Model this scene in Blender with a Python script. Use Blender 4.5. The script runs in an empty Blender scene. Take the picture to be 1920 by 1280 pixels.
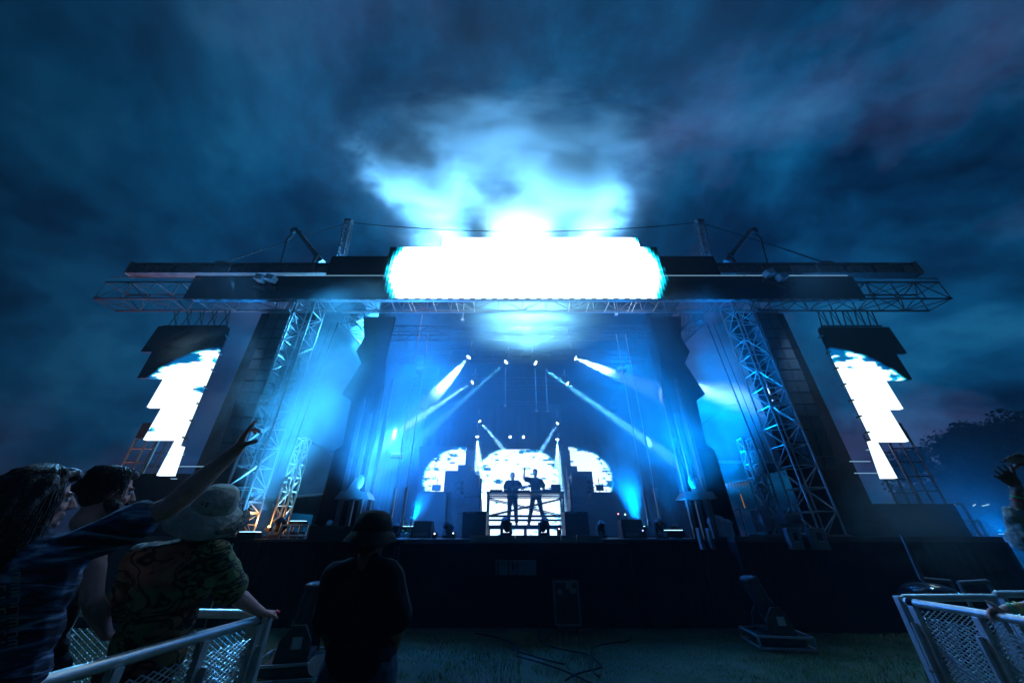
import bpy, bmesh, math, random
from mathutils import Vector, Matrix, noise
random.seed(7)
PI = math.pi
R = math.radians
sc = bpy.context.scene
col = sc.collection

# ------------------------------------------------------------------ camera
EYE = 1.65
PITCH = R(29.4)
FPX = 640.0
cs, sn = math.cos(PITCH), math.sin(PITCH)
cd = bpy.data.cameras.new("Camera")
cd.sensor_width = 36.0
cd.lens = 36.0 * FPX / 1920.0
cd.clip_start = 0.05
cd.clip_end = 600
cam = bpy.data.objects.new("Camera", cd)
col.objects.link(cam)
cam.location = (0, 0, EYE)
cam.rotation_euler = (PI / 2 + PITCH, 0, 0)
sc.camera = cam

# ------------------------------------------------------------------ render
sc.render.engine = 'CYCLES'
sc.view_settings.view_transform = 'Standard'
sc.view_settings.look = 'None'
sc.view_settings.exposure = 0
sc.view_settings.gamma = 1
cy = sc.cycles
cy.max_bounces = 4
cy.diffuse_bounces = 2
cy.glossy_bounces = 2
cy.transmission_bounces = 2
cy.volume_bounces = 0
cy.transparent_max_bounces = 8
cy.volume_step_rate = 0.3
cy.volume_max_steps = 200
cy.use_denoising = True
cy.sample_clamp_indirect = 4
cy.sample_clamp_direct = 0
cy.use_adaptive_sampling = True
cy.adaptive_threshold = 0.02
cy.caustics_reflective = False
cy.caustics_refractive = False

# ------------------------------------------------------------------ sky
w = bpy.data.worlds.new("World")
sc.world = w
w.use_nodes = True
nt = w.node_tree
nt.nodes.clear()
def N(tree, typ, **kw):
    n = tree.nodes.new(typ)
    for k, v in kw.items():
        if k.startswith('i_'):
            key = k[2:]
            key = int(key) if key.isdigit() else key.replace('_', ' ')
            n.inputs[key].default_value = v
        else:
            setattr(n, k, v)
    return n
def ramp(tree, stops, interp='LINEAR'):
    r = tree.nodes.new('ShaderNodeValToRGB')
    r.color_ramp.interpolation = interp
    el = r.color_ramp.elements
    while len(el) > 1: el.remove(el[-1])
    el[0].position, el[0].color = stops[0][0], (*stops[0][1], 1) if len(stops[0][1]) == 3 else stops[0][1]
    for p, c in stops[1:]:
        e = el.new(p); e.color = (*c, 1)
    return r
tc = N(nt, 'ShaderNodeTexCoord')
sep = N(nt, 'ShaderNodeSeparateXYZ')
nt.links.new(tc.outputs['Generated'], sep.inputs[0])
zz = N(nt, 'ShaderNodeMath', operation='ABSOLUTE'); nt.links.new(sep.outputs['Z'], zz.inputs[0])
za = N(nt, 'ShaderNodeMath', operation='ADD', i_1=0.60); nt.links.new(zz.outputs[0], za.inputs[0])
dx = N(nt, 'ShaderNodeMath', operation='DIVIDE'); nt.links.new(sep.outputs['X'], dx.inputs[0]); nt.links.new(za.outputs[0], dx.inputs[1])
dy = N(nt, 'ShaderNodeMath', operation='DIVIDE'); nt.links.new(sep.outputs['Y'], dy.inputs[0]); nt.links.new(za.outputs[0], dy.inputs[1])
cmb = N(nt, 'ShaderNodeCombineXYZ'); nt.links.new(dx.outputs[0], cmb.inputs[0]); nt.links.new(dy.outputs[0], cmb.inputs[1])
n1 = N(nt, 'ShaderNodeTexNoise', i_Scale=2.6, i_Detail=12.0, i_Roughness=0.64, i_Distortion=0.2); nt.links.new(cmb.outputs[0], n1.inputs['Vector'])
n2 = N(nt, 'ShaderNodeTexNoise', i_Scale=1.9, i_Detail=8.0, i_Roughness=0.55, i_Distortion=0.3)
mp = N(nt, 'ShaderNodeMapping'); mp.inputs['Location'].default_value = (3.1, 7.7, 2); nt.links.new(cmb.outputs[0], mp.inputs[0]); nt.links.new(mp.outputs[0], n2.inputs['Vector'])
r1 = ramp(nt, [(0.38, (0.0003, 0.007, 0.026)), (0.47, (0.0008, 0.024, 0.072)), (0.56, (0.0018, 0.055, 0.145)), (0.68, (0.008, 0.105, 0.23))])
nt.links.new(n1.outputs[0], r1.inputs[0])
r2 = ramp(nt, [(0.48, (0.0, 0.0, 0.0)), (0.64, (0.030, 0.020, 0.045))])
nt.links.new(n2.outputs[0], r2.inputs[0])
ad = N(nt, 'ShaderNodeVectorMath', operation='ADD'); nt.links.new(r1.outputs[0], ad.inputs[0]); nt.links.new(r2.outputs[0], ad.inputs[1])
sky = N(nt, 'ShaderNodeTexSky', sky_type='NISHITA', sun_disc=False, sun_elevation=R(-6.0), sun_rotation=R(150.0))
bgs = N(nt, 'ShaderNodeBackground', i_Strength=0.03); nt.links.new(sky.outputs[0], bgs.inputs[0])
dt = N(nt, 'ShaderNodeVectorMath', operation='DOT_PRODUCT'); dt.inputs[1].default_value = Vector((0.16, 0.80, 0.50)).normalized(); nt.links.new(tc.outputs['Generated'], dt.inputs[0])
mr = N(nt, 'ShaderNodeMapRange', interpolation_type='SMOOTHSTEP'); nt.links.new(dt.outputs['Value'], mr.inputs[0])
mr.inputs['From Min'].default_value = 0.30; mr.inputs['From Max'].default_value = 0.95; mr.inputs['To Min'].default_value = 0.36; mr.inputs['To Max'].default_value = 1.7
bg = N(nt, 'ShaderNodeBackground', i_Strength=1.0); nt.links.new(ad.outputs[0], bg.inputs[0]); nt.links.new(mr.outputs[0], bg.inputs[1])
sa = N(nt, 'ShaderNodeAddShader'); nt.links.new(bg.outputs[0], sa.inputs[0]); nt.links.new(bgs.outputs[0], sa.inputs[1])
wo = N(nt, 'ShaderNodeOutputWorld'); nt.links.new(sa.outputs[0], wo.inputs[0])

# ------------------------------------------------------------------ measuring helpers
def W(px, py, Y):
    """point seen at photo pixel (px, py) on the upright plane y = Y"""
    u = (px - 960) / FPX; v = (640 - py) / FPX
    t = Y / (cs - v * sn)
    return Vector((u * t, Y, EYE + t * (sn + v * cs)))
def D(px, py, d):
    """point at photo pixel at depth d"""
    u = (px - 960) / FPX; v = (640 - py) / FPX
    return Vector((u * d, d * (cs - v * sn), EYE + d * (sn + v * cs)))
def G(px, py, z=0.0):
    u = (px - 960) / FPX; v = (640 - py) / FPX
    t = (z - EYE) / (sn + v * cs)
    return Vector((u * t, t * (cs - v * sn), z))

# ------------------------------------------------------------------ materials
MATS = {}
def mat(name, base, rough=0.6, metal=0.0, var=0.25, scale=8.0, bump=0.0, bscale=40.0, sheen=0.0):
    if name in MATS: return MATS[name]
    m = bpy.data.materials.new(name); m.use_nodes = True
    t = m.node_tree; b = t.nodes['Principled BSDF']
    b.inputs['Roughness'].default_value = rough
    b.inputs['Metallic'].default_value = metal
    if sheen and 'Sheen Weight' in b.inputs: b.inputs['Sheen Weight'].default_value = sheen
    if rough > .78: b.inputs['Specular IOR Level'].default_value = 0.12
    tcn = N(t, 'ShaderNodeTexCoord')
    ns = N(t, 'ShaderNodeTexNoise', i_Scale=scale, i_Detail=5.0, i_Roughness=0.6)
    t.links.new(tcn.outputs['Object'], ns.inputs['Vector'])
    lo = tuple(c * (1 - var) for c in base); hi = tuple(min(1, c * (1 + var)) for c in base)
    rp = ramp(t, [(0.3, lo), (0.7, hi)])
    t.links.new(ns.outputs[0], rp.inputs[0]); t.links.new(rp.outputs[0], b.inputs['Base Color'])
    rr = N(t, 'ShaderNodeMapRange'); rr.inputs['To Min'].default_value = max(0.03, rough - 0.12); rr.inputs['To Max'].default_value = min(1, rough + 0.12)
    t.links.new(ns.outputs[0], rr.inputs[0]); t.links.new(rr.outputs[0], b.inputs['Roughness'])
    if bump:
        nb = N(t, 'ShaderNodeTexNoise', i_Scale=bscale, i_Detail=4.0)
        t.links.new(tcn.outputs['Object'], nb.inputs['Vector'])
        bp = N(t, 'ShaderNodeBump', i_Strength=bump, i_Distance=0.02)
        t.links.new(nb.outputs[0], bp.inputs['Height']); t.links.new(bp.outputs[0], b.inputs['Normal'])
    MATS[name] = m
    return m
def emit(name, color, strength):
    if name in MATS: return MATS[name]
    m = bpy.data.materials.new(name); m.use_nodes = True
    t = m.node_tree; t.nodes.clear()
    e = N(t, 'ShaderNodeEmission', i_Strength=strength); e.inputs[0].default_value = (*color, 1)
    o = N(t, 'ShaderNodeOutputMaterial'); t.links.new(e.outputs[0], o.inputs[0])
    m.cycles.emission_sampling = 'NONE'
    MATS[name] = m
    return m
alu = mat('aluminium', (0.42, 0.44, 0.46), 0.38, 0.8, 0.15, 14)
steel = mat('dull_steel', (0.20, 0.21, 0.23), 0.45, 0.6, 0.25, 9)
blackmetal = mat('black_metal', (0.03, 0.03, 0.033), 0.4, 0.3, 0.3, 10)
plastic = mat('black_plastic', (0.02, 0.02, 0.022), 0.45, 0.0, 0.3, 12)
drape = mat('black_drape', (0.010, 0.012, 0.018), 0.9, 0.0, 0.4, 3, 0.5, 25)
panelmat = mat('dark_led_panel', (0.018, 0.018, 0.022), 0.5, 0.0, 0.2, 2)
cabinet = mat('speaker_cabinet', (0.085, 0.09, 0.10), 0.6, 0.0, 0.3, 14, 0.15, 120)
grille = mat('speaker_grille', (0.14, 0.145, 0.16), 0.5, 0.3, 0.3, 60)
rustbeam = mat('red_oxide_beam', (0.23, 0.15, 0.14), 0.6, 0.2, 0.3, 5, 0.2, 30)  # red oxide; its red also stands in for warm light
cable = mat('cable_rubber', (0.012, 0.012, 0.012), 0.8)

# ------------------------------------------------------------------ mesh builder
class MB:
    def __init__(s): s.v = []; s.f = []; s.m = []; s.sm = []
    def add(s, vs, fs, mi=0, smooth=False):
        o = len(s.v); s.v += [tuple(x) for x in vs]
        for f in fs: s.f.append(tuple(o + i for i in f)); s.m.append(mi); s.sm.append(smooth)
        return s
    def box(s, lo, hi, mi=0, M=None):
        x0, y0, z0 = lo; x1, y1, z1 = hi
        vs = [Vector(p) for p in ((x0,y0,z0),(x1,y0,z0),(x1,y1,z0),(x0,y1,z0),(x0,y0,z1),(x1,y0,z1),(x1,y1,z1),(x0,y1,z1))]
        if M is not None: vs = [M @ p for p in vs]
        return s.add(vs, [(0,3,2,1),(4,5,6,7),(0,1,5,4),(1,2,6,5),(2,3,7,6),(3,0,4,7)], mi)
    def bbox(s, lo, hi, b=0.01, mi=0, M=None):
        """bevelled box"""
        bm = bmesh.new(); bmesh.ops.create_cube(bm, size=1)
        c = [(lo[i] + hi[i]) / 2 for i in range(3)]; d = [hi[i] - lo[i] for i in range(3)]
        for v in bm.verts: v.co = Vector([c[i] + v.co[i] * d[i] for i in range(3)])
        bmesh.ops.bevel(bm, geom=bm.edges[:], offset=min(b, min(d) * 0.3), segments=2, affect='EDGES', profile=0.7)
        return s.bm(bm, mi, M)
    def bm(s, bm, mi=0, M=None, smooth=False):
        bm.verts.index_update()
        vs = [(M @ v.co) if M is not None else v.co.copy() for v in bm.verts]
        s.add(vs, [tuple(v.index for v in f.verts) for f in bm.faces], mi, smooth); bm.free(); return s
    def tube(s, p, q, r, n=6, r2=None, mi=0, cap=True):
        p = Vector(p); q = Vector(q); r2 = r if r2 is None else r2
        d = q - p
        if d.length < 1e-6: return s
        d.normalize()
        a = d.orthogonal().normalized(); b = d.cross(a)
        vs = []
        for c, rr in ((p, r), (q, r2)):
            for i in range(n):
                t = 2 * PI * i / n
                vs.append(c + (a * math.cos(t) + b * math.sin(t)) * rr)
        fs = [(i, (i + 1) % n, n + (i + 1) % n, n + i) for i in range(n)]
        s.add(vs, fs, mi, n > 5)
        if cap: s.add(vs[:n], [tuple(range(n - 1, -1, -1))], mi); s.add(vs[n:], [tuple(range(n))], mi)
        return s
    def path(s, pts, r, n=6, mi=0):
        pts = [Vector(p) for p in pts]
        vs = []; prev = None
        for i, c in enumerate(pts):
            d = (pts[min(i + 1, len(pts) - 1)] - pts[max(i - 1, 0)]).normalized()
            a = d.orthogonal().normalized() if prev is None else (prev - d * prev.dot(d)).normalized()
            prev = a; b = d.cross(a)
            rr = r[i] if isinstance(r, (list, tuple)) else r
            for k in range(n):
                t = 2 * PI * k / n; vs.append(c + (a * math.cos(t) + b * math.sin(t)) * rr)
        fs = []
        for i in range(len(pts) - 1):
            for k in range(n): fs.append((i*n+k, i*n+(k+1)%n, (i+1)*n+(k+1)%n, (i+1)*n+k))
        fs.append(tuple(range(n-1, -1, -1))); fs.append(tuple((len(pts)-1)*n+k for k in range(n)))
        return s.add(vs, fs, mi, True)
    def ell(s, c, r, M=None, seg=16, mi=0):
        bm = bmesh.new(); bmesh.ops.create_uvsphere(bm, u_segments=seg, v_segments=max(6, seg // 2), radius=1)
        r = (r, r, r) if not isinstance(r, (tuple, list)) else r
        T = Matrix.Translation(Vector(c)) @ (M.to_4x4() if M is not None else Matrix.Identity(4)) @ Matrix.Diagonal((*r, 1))
        return s.bm(bm, mi, T, True)
    def poly(s, pts, thick, nrm=(0, 1, 0), mi=0):
        """extruded polygon; pts on the front, thickness along nrm"""
        nv = Vector(nrm) * thick; n = len(pts); pts = [Vector(p) for p in pts]
        vs = pts + [p + nv for p in pts]
        fs = [tuple(range(n)), tuple(range(2*n-1, n-1, -1))] + [(i, n+i, n+(i+1)%n, (i+1)%n) for i in range(n)]
        return s.add(vs, fs, mi)
    def mesh(s, name, mats):
        me = bpy.data.meshes.new(name); me.from_pydata(s.v, [], s.f)
        for m in (mats if isinstance(mats, (list, tuple)) else [mats]): me.materials.append(m)
        me.polygons.foreach_set('material_index', s.m); me.polygons.foreach_set('use_smooth', s.sm); me.update()
        bm = bmesh.new(); bm.from_mesh(me); bmesh.ops.recalc_face_normals(bm, faces=bm.faces); bm.to_mesh(me); bm.free()
        return me
    def build(s, name, mats, parent=None):
        o = bpy.data.objects.new(name, s.mesh(name, mats)); col.objects.link(o)
        if parent is not None: o.parent = parent
        return o
def tag(o, label=None, cat=None, group=None, kind=None):
    if label: o['label'] = label
    if cat: o['category'] = cat
    if group: o['group'] = group
    if kind: o['kind'] = kind
    return o
def empty(name, loc=(0, 0, 0), rz=0.0, rx=0.0, ry=0.0):
    o = bpy.data.objects.new(name, None); col.objects.link(o); o.location = loc; o.rotation_euler = (rx, ry, rz); o.empty_display_size = 0.2
    return o
def kids(o): return [c for c in bpy.data.objects if c.parent == o]
def copy_tree(o, parent=None):
    c = o.copy(); col.objects.link(c); c.parent = parent
    for ch in kids(o): copy_tree(ch, c)
    return c
def rotz(a): return Matrix.Rotation(a, 4, 'Z')
def TR(p, rx=0, ry=0, rz=0, s=1): return Matrix.Translation(Vector(p)) @ Matrix.Rotation(rz, 4, 'Z') @ Matrix.Rotation(ry, 4, 'Y') @ Matrix.Rotation(rx, 4, 'X') @ Matrix.Scale(s, 4)

# ------------------------------------------------------------------ stage lights (lamps of the show)
def lamp(name, kind, loc, color, power, parent=None, size=0.1, target=None, spot=30, blend=0.3, shape=None):
    ld = bpy.data.lights.new(name, kind); ld.color = color; ld.energy = power
    if kind == 'SPOT': ld.spot_size = R(spot); ld.spot_blend = blend; ld.shadow_soft_size = size
    elif kind == 'AREA': ld.size = size
    else: ld.shadow_soft_size = size
    o = bpy.data.objects.new(name, ld); col.objects.link(o); o.location = loc
    if target is not None:
        o.rotation_euler = (Vector(target) - Vector(loc)).to_track_quat('-Z', 'Y').to_euler()
    if parent is not None: o.parent = parent
    return o
# ------------------------------------------------------------------ parts built in world coordinates under an Empty
def wp(mb, name, mats, parent):
    """part whose mesh is given in world coordinates"""
    o = mb.build(name, mats, parent)
    M = Matrix.Translation(parent.location)
    if parent.parent is not None: M = Matrix.Translation(parent.parent.location) @ M
    if parent.type == 'MESH': M = parent.matrix_parent_inverse.inverted() if False else Matrix.Identity(4)
    if parent.type == 'EMPTY': o.matrix_parent_inverse = M.inverted()
    return o
def wpl(o, parent):
    o.parent = parent
    o.matrix_parent_inverse = Matrix.Translation(parent.location).inverted()
    return o

# ------------------------------------------------------------------ air
def haze_mat(name, dens, color=(0.8, 0.9, 1.0), aniso=0.0):
    m = bpy.data.materials.new(name); m.use_nodes = True
    t = m.node_tree; t.nodes.clear()
    v = N(t, 'ShaderNodeVolumePrincipled'); v.inputs['Density'].default_value = dens
    v.inputs['Color'].default_value = (*color, 1); v.inputs['Anisotropy'].default_value = aniso
    o = N(t, 'ShaderNodeOutputMaterial'); t.links.new(v.outputs[0], o.inputs['Volume'])
    return m
def smoke_mat(name, dens, scale=1.6, thr=0.42, soft=0.25, detail=5.0, seed=0.0, squash=(1, 1, 1), color=(0.50, 0.88, 1.0), aniso=0.1, edge=1.0, dist=0.6, step=1.0):
    m = bpy.data.materials.new(name); m.use_nodes = True
    t = m.node_tree; t.nodes.clear()
    tcn = N(t, 'ShaderNodeTexCoord')
    L = N(t, 'ShaderNodeVectorMath', operation='LENGTH'); t.links.new(tcn.outputs['Object'], L.inputs[0])
    fo = N(t, 'ShaderNodeMapRange', interpolation_type='SMOOTHSTEP'); fo.inputs['From Min'].default_value = 1.0; fo.inputs['From Max'].default_value = 1.0 - edge
    t.links.new(L.outputs['Value'], fo.inputs[0])
    mp = N(t, 'ShaderNodeMapping'); mp.inputs['Location'].default_value = (seed, seed * 1.7, seed * 0.6); mp.inputs['Scale'].default_value = squash
    t.links.new(tcn.outputs['Object'], mp.inputs[0])
    ns = N(t, 'ShaderNodeTexNoise', i_Scale=scale, i_Detail=detail, i_Roughness=0.62, i_Distortion=dist)
    t.links.new(mp.outputs[0], ns.inputs['Vector'])
    # noise threshold loosens towards the centre
    a = N(t, 'ShaderNodeMath', operation='MULTIPLY', i_1=0.30); t.links.new(fo.outputs[0], a.inputs[0])
    b = N(t, 'ShaderNodeMath', operation='ADD'); t.links.new(ns.outputs[0], b.inputs[0]); t.links.new(a.outputs[0], b.inputs[1])
    c = N(t, 'ShaderNodeMapRange', interpolation_type='SMOOTHSTEP'); c.inputs['From Min'].default_value = thr + 0.15; c.inputs['From Max'].default_value = thr + 0.15 + soft
    t.links.new(b.outputs[0], c.inputs[0])
    d = N(t, 'ShaderNodeMath', operation='MULTIPLY'); t.links.new(c.outputs[0], d.inputs[0]); t.links.new(fo.outputs[0], d.inputs[1])
    e = N(t, 'ShaderNodeMath', operation='MULTIPLY', i_1=dens); t.links.new(d.outputs[0], e.inputs[0])
    v = N(t, 'ShaderNodeVolumePrincipled'); v.inputs['Color'].default_value = (*color, 1); v.inputs['Anisotropy'].default_value = aniso
    t.links.new(e.outputs[0], v.inputs['Density'])
    o = N(t, 'ShaderNodeOutputMaterial'); t.links.new(v.outputs[0], o.inputs['Volume'])
    try: m.cycles.volume_step_rate = step
    except Exception: pass
    return m
def smoke(c, r, dens, label, rot=(0, 0, 0), **kw):
    bm = bmesh.new(); bmesh.ops.create_icosphere(bm, subdivisions=2, radius=1.0)
    me = bpy.data.meshes.new('smoke'); bm.to_mesh(me); bm.free()
    me.materials.append(smoke_mat('smoke', dens, **kw))
    o = bpy.data.objects.new('smoke', me); col.objects.link(o)
    o.location = c; o.scale = r; o.rotation_euler = rot
    return tag(o, label, 'smoke', 'smoke drifting over the stage', 'stuff')
CX = 0.34          # stage centre line
FY = 8.6           # plane of the screens on the stage front
def mx(x): return 2 * CX - x
def pmx(px): return 1965 - px

# ------------------------------------------------------------------ ground
gm = bpy.data.materials.new('field'); gm.use_nodes = True
t = gm.node_tree; b = t.nodes['Principled BSDF']; b.inputs['Roughness'].default_value = 0.9
tcn = N(t, 'ShaderNodeTexCoord')
na = N(t, 'ShaderNodeTexNoise', i_Scale=1.1, i_Detail=6.0, i_Roughness=0.65); t.links.new(tcn.outputs['Object'], na.inputs[0])
nb = N(t, 'ShaderNodeTexNoise', i_Scale=28.0, i_Detail=6.0, i_Roughness=0.7); t.links.new(tcn.outputs['Object'], nb.inputs[0])
ra = ramp(t, [(0.35, (0.030, 0.055, 0.016)), (0.52, (0.060, 0.090, 0.028)), (0.66, (0.11, 0.095, 0.05))]); t.links.new(na.outputs[0], ra.inputs[0])
rb = ramp(t, [(0.3, (0.35, 0.35, 0.35)), (0.7, (1.3, 1.3, 1.3))]); t.links.new(nb.outputs[0], rb.inputs[0])
mm = N(t, 'ShaderNodeMix', data_type='RGBA', blend_type='MULTIPLY'); mm.inputs['Factor'].default_value = 1
t.links.new(ra.outputs[0], mm.inputs['A']); t.links.new(rb.outputs[0], mm.inputs['B']); t.links.new(mm.outputs['Result'], b.inputs['Base Color'])
bp = N(t, 'ShaderNodeBump', i_Strength=0.9, i_Distance=0.04); t.links.new(nb.outputs[0], bp.inputs['Height']); t.links.new(bp.outputs[0], b.inputs['Normal'])
m = MB()
NX = 60
gv = []; gf = []
for j in range(NX + 1):
    for i in range(NX + 1):
        x = -75 + 150 * i / NX; y = -45 + 125 * j / NX
        gv.append((x, y, -0.02 + 0.02 * math.sin(x * 1.3 + y * .7)))
for j in range(NX):
    for i in range(NX):
        a = j * (NX + 1) + i; gf.append((a, a + 1, a + NX + 2, a + NX + 1))
m.add(gv, gf, 0, True)
tag(m.build('ground', gm), kind='structure', label='worn grass field in front of the stage')
# grass
gr = MB()
for _ in range(42000):
    y = 3.6 + 5.0 * random.random() ** 0.8; x = random.uniform(-3.2, 7.0) * (0.5 + y / 14)
    if noise.noise(Vector((x * 1.9, y * 1.9, 0))) > 0.38: continue
    a = random.uniform(0, PI); h = random.uniform(0.008, 0.03); wd = random.uniform(0.002, 0.005)
    dx_, dy_ = math.cos(a) * wd, math.sin(a) * wd; lx, ly = random.uniform(-.02, .02), random.uniform(-.02, .02)
    gr.add([(x - dx_, y - dy_, -0.03), (x + dx_, y + dy_, -0.03), (x + lx, y + ly, h)], [(0, 1, 2)])
grassm = mat('grass_blades', (0.12, 0.19, 0.055), 0.8, 0, 0.6, 1.5)
tag(gr.build('grass', grassm), 'short trampled grass in the pit before the stage', 'grass', kind='stuff')

# ------------------------------------------------------------------ LED picture material
def led_mat(name, cx, cz, rx, rz, strength=1.6, cloud=0.5, px=0.05, full=False, streak=False, open_bottom=True, seed=0.0, band=0.5, tint=(.80, 1, 1.15), nscale=1.5, off=None, thr=.655):
    m = bpy.data.materials.new(name); m.use_nodes = True
    t = m.node_tree; t.nodes.clear()
    tcn = N(t, 'ShaderNodeTexCoord')
    sn_ = N(t, 'ShaderNodeVectorMath', operation='SNAP'); sn_.inputs[1].default_value = (px * (2.2 if streak else 1), 100, px)
    of = N(t, 'ShaderNodeVectorMath', operation='ADD'); of.inputs[1].default_value = (100, 0, 100)
    t.links.new(tcn.outputs['Object'], of.inputs[0]); t.links.new(of.outputs[0], sn_.inputs[0])
    of2 = N(t, 'ShaderNodeVectorMath', operation='SUBTRACT'); of2.inputs[1].default_value = (100, 0, 100); t.links.new(sn_.outputs[0], of2.inputs[0])
    s = N(t, 'ShaderNodeSeparateXYZ'); t.links.new(of2.outputs[0], s.inputs[0])
    def M(op, a, b_=None):
        n = N(t, 'ShaderNodeMath', operation=op)
        for i, v in enumerate((a, b_)):
            if v is None: continue
            if isinstance(v, (int, float)): n.inputs[i].default_value = v
            else: t.links.new(v, n.inputs[i])
        return n.outputs[0]
    X = M('DIVIDE', M('SUBTRACT', s.outputs['X'], cx), rx)
    Z = M('SUBTRACT', s.outputs['Z'], cz)
    if open_bottom: Z = M('MAXIMUM', Z, 0.0)
    Z = M('DIVIDE', Z, rz)
    q = M('ADD', M('MULTIPLY', X, X), M('MULTIPLY', Z, Z))
    e = M('SUBTRACT', 1.0, q)
    mp = N(t, 'ShaderNodeMapping'); mp.inputs['Location'].default_value = (seed, 0, seed); mp.inputs['Scale'].default_value = (0.75, 1, 2.1)
    t.links.new(of2.outputs[0], mp.inputs[0])
    ns = N(t, 'ShaderNodeTexNoise', i_Scale=nscale, i_Detail=3.0, i_Roughness=0.5); t.links.new(mp.outputs[0], ns.inputs[0])
    jit = N(t, 'ShaderNodeTexNoise', i_Scale=3.0, i_Detail=2.0); t.links.new(of2.outputs[0], jit.inputs[0])
    e2 = M('ADD', e, M('MULTIPLY', M('SUBTRACT', jit.outputs[0], 0.5), 0.12))
    r = ramp(t, [(0.0, (0, 0, 0)), (0.02, (0.0, 0.10, 0.14)), (0.06, (0.0, 0.5, 0.6)), (0.12, (1, 1, 1))]); t.links.new(e2, r.inputs[0])
    # dark clouds near the rim of the disc
    bandm = N(t, 'ShaderNodeMapRange', interpolation_type='SMOOTHSTEP'); bandm.inputs['From Min'].default_value = band; bandm.inputs['From Max'].default_value = 0.02
    t.links.new(e, bandm.inputs[0])
    cl = M('ADD', ns.outputs[0], M('MULTIPLY', bandm.outputs[0], (0.19 * cloud * 2) if off is None else off))
    rc = ramp(t, [(0.0, (1, 1, 1)), (thr, (1, 1, 1)), (thr + .02, (0.02, 0.55, 0.75)), (thr + .045, (0.0, 0.10, 0.26)), (1.0, (0.0, 0.08, 0.2))]); t.links.new(cl, rc.inputs[0])
    mu = N(t, 'ShaderNodeMix', data_type='RGBA', blend_type='MULTIPLY'); mu.inputs['Factor'].default_value = 1 if cloud else 0
    t.links.new(r.outputs[0], mu.inputs['A']); t.links.new(rc.outputs[0], mu.inputs['B'])
    pr = N(t, 'ShaderNodeBsdfPrincipled'); pr.inputs['Base Color'].default_value = (0.018, 0.018, 0.022, 1); pr.inputs['Roughness'].default_value = 0.5
    tn = N(t, 'ShaderNodeMix', data_type='RGBA', blend_type='MULTIPLY'); tn.inputs['Factor'].default_value = 1; tn.inputs['B'].default_value = (*tint, 1)
    t.links.new(mu.outputs['Result'], tn.inputs['A']); t.links.new(tn.outputs['Result'], pr.inputs['Emission Color']); pr.inputs['Emission Strength'].default_value = strength
    o = N(t, 'ShaderNodeOutputMaterial'); t.links.new(pr.outputs[0], o.inputs[0])
    return m

# ------------------------------------------------------------------ lattice builders
def truss_mb(p0, p1, w_, h_, bays, up=(0, 0, 1), rc=0.028, rl=0.013, faces=(0, 1, 2, 3), n=6):
    p0 = Vector(p0); p1 = Vector(p1); d = (p1 - p0); L = d.length; d.normalize()
    s = d.cross(Vector(up)).normalized(); u = s.cross(d).normalized()
    c = [(-1, -1), (1, -1), (1, 1), (-1, 1)]
    def pt(k, f): return p0 + d * (L * f) + s * (c[k][0] * w_ / 2) + u * (c[k][1] * h_ / 2)
    ch = [MB().tube(pt(k, 0), pt(k, 1), rc, n) for k in range(4)]; la = MB()
    for k in faces:
        k2 = (k + 1) % 4
        for i in range(bays + 1): la.tube(pt(k, i / bays), pt(k2, i / bays), rl, 5)
        for i in range(bays):
            a, b_ = (k, k2) if (i + k) % 2 else (k2, k)
            la.tube(pt(a, i / bays), pt(b_, (i + 1) / bays), rl, 5)
    return ch, la
def truss(name, label, cat, group, p0, p1, w_, h_, bays, m=None, **kw):
    root = empty(name, Vector(p0)); tag(root, label, cat, group)
    ch, la = truss_mb(p0, p1, w_, h_, bays, **kw)
    [wp(c_, 'chord', m or alu, root) for c_ in ch]; wp(la, 'lacing', m or alu, root)
    return root

# ------------------------------------------------------------------ stage deck, skirt, edge
deckm = mat('deck_ply', (0.05, 0.05, 0.055), 0.5, 0, 0.4, 2)
st = empty('stage', (CX, 8.8, 0)); tag(st, 'wide black stage platform with draped front under the two performers', 'stage')
m = MB(); m.box((-6.2, 8.9, 1.42), (6.9, 17.6, 1.55)); wp(m, 'deck', deckm, st)
def pleats(x0, x1, y, z0, z1, amp=0.035, per=0.16, mi=0):
    mb = MB(); n = max(4, int((x1 - x0) / (per / 4))); vs = []
    for i in range(n + 1):
        x = x0 + (x1 - x0) * i / n
        o = amp * math.sin(2 * PI * x / per + 1.5 * math.sin(x * 2.1)) * (0.6 + 0.4 * math.sin(x * 5.3))
        vs += [(x, y + o, z0), (x, y + o * 0.3, z1)]
    mb.add(vs, [(2*i, 2*i+2, 2*i+3, 2*i+1) for i in range(n)], 0, True)
    return mb
wp(pleats(-6.2, -2.5, 8.84, 0.0, 1.5), 'skirt', drape, st)
wp(pleats(-2.5, 2.6, 8.86, 0.0, 1.46, 0.02, 0.3), 'skirt', drape, st)
wp(pleats(2.6, 4.9, 8.84, 0.0, 1.5), 'skirt', drape, st)
a = W(882, 1003, 8.78); c = W(1130, 1016, 8.78)
edge = mat('deck_edge_board', (0.20, 0.22, 0.22), 0.5, 0.1, 0.25, 5)
m = MB(); xs = [882, 893, 917, 966, 1051, 1080, 1130]
for i in range(len(xs) - 1):
    p = W(xs[i] + 0.6, 1003, 8.78); q = W(xs[i+1] - 0.6, 1016, 8.78); m.box((p.x, 8.72, q.z), (q.x, 8.86, p.z))
wp(m, 'deck_edge', edge, st)
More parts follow.
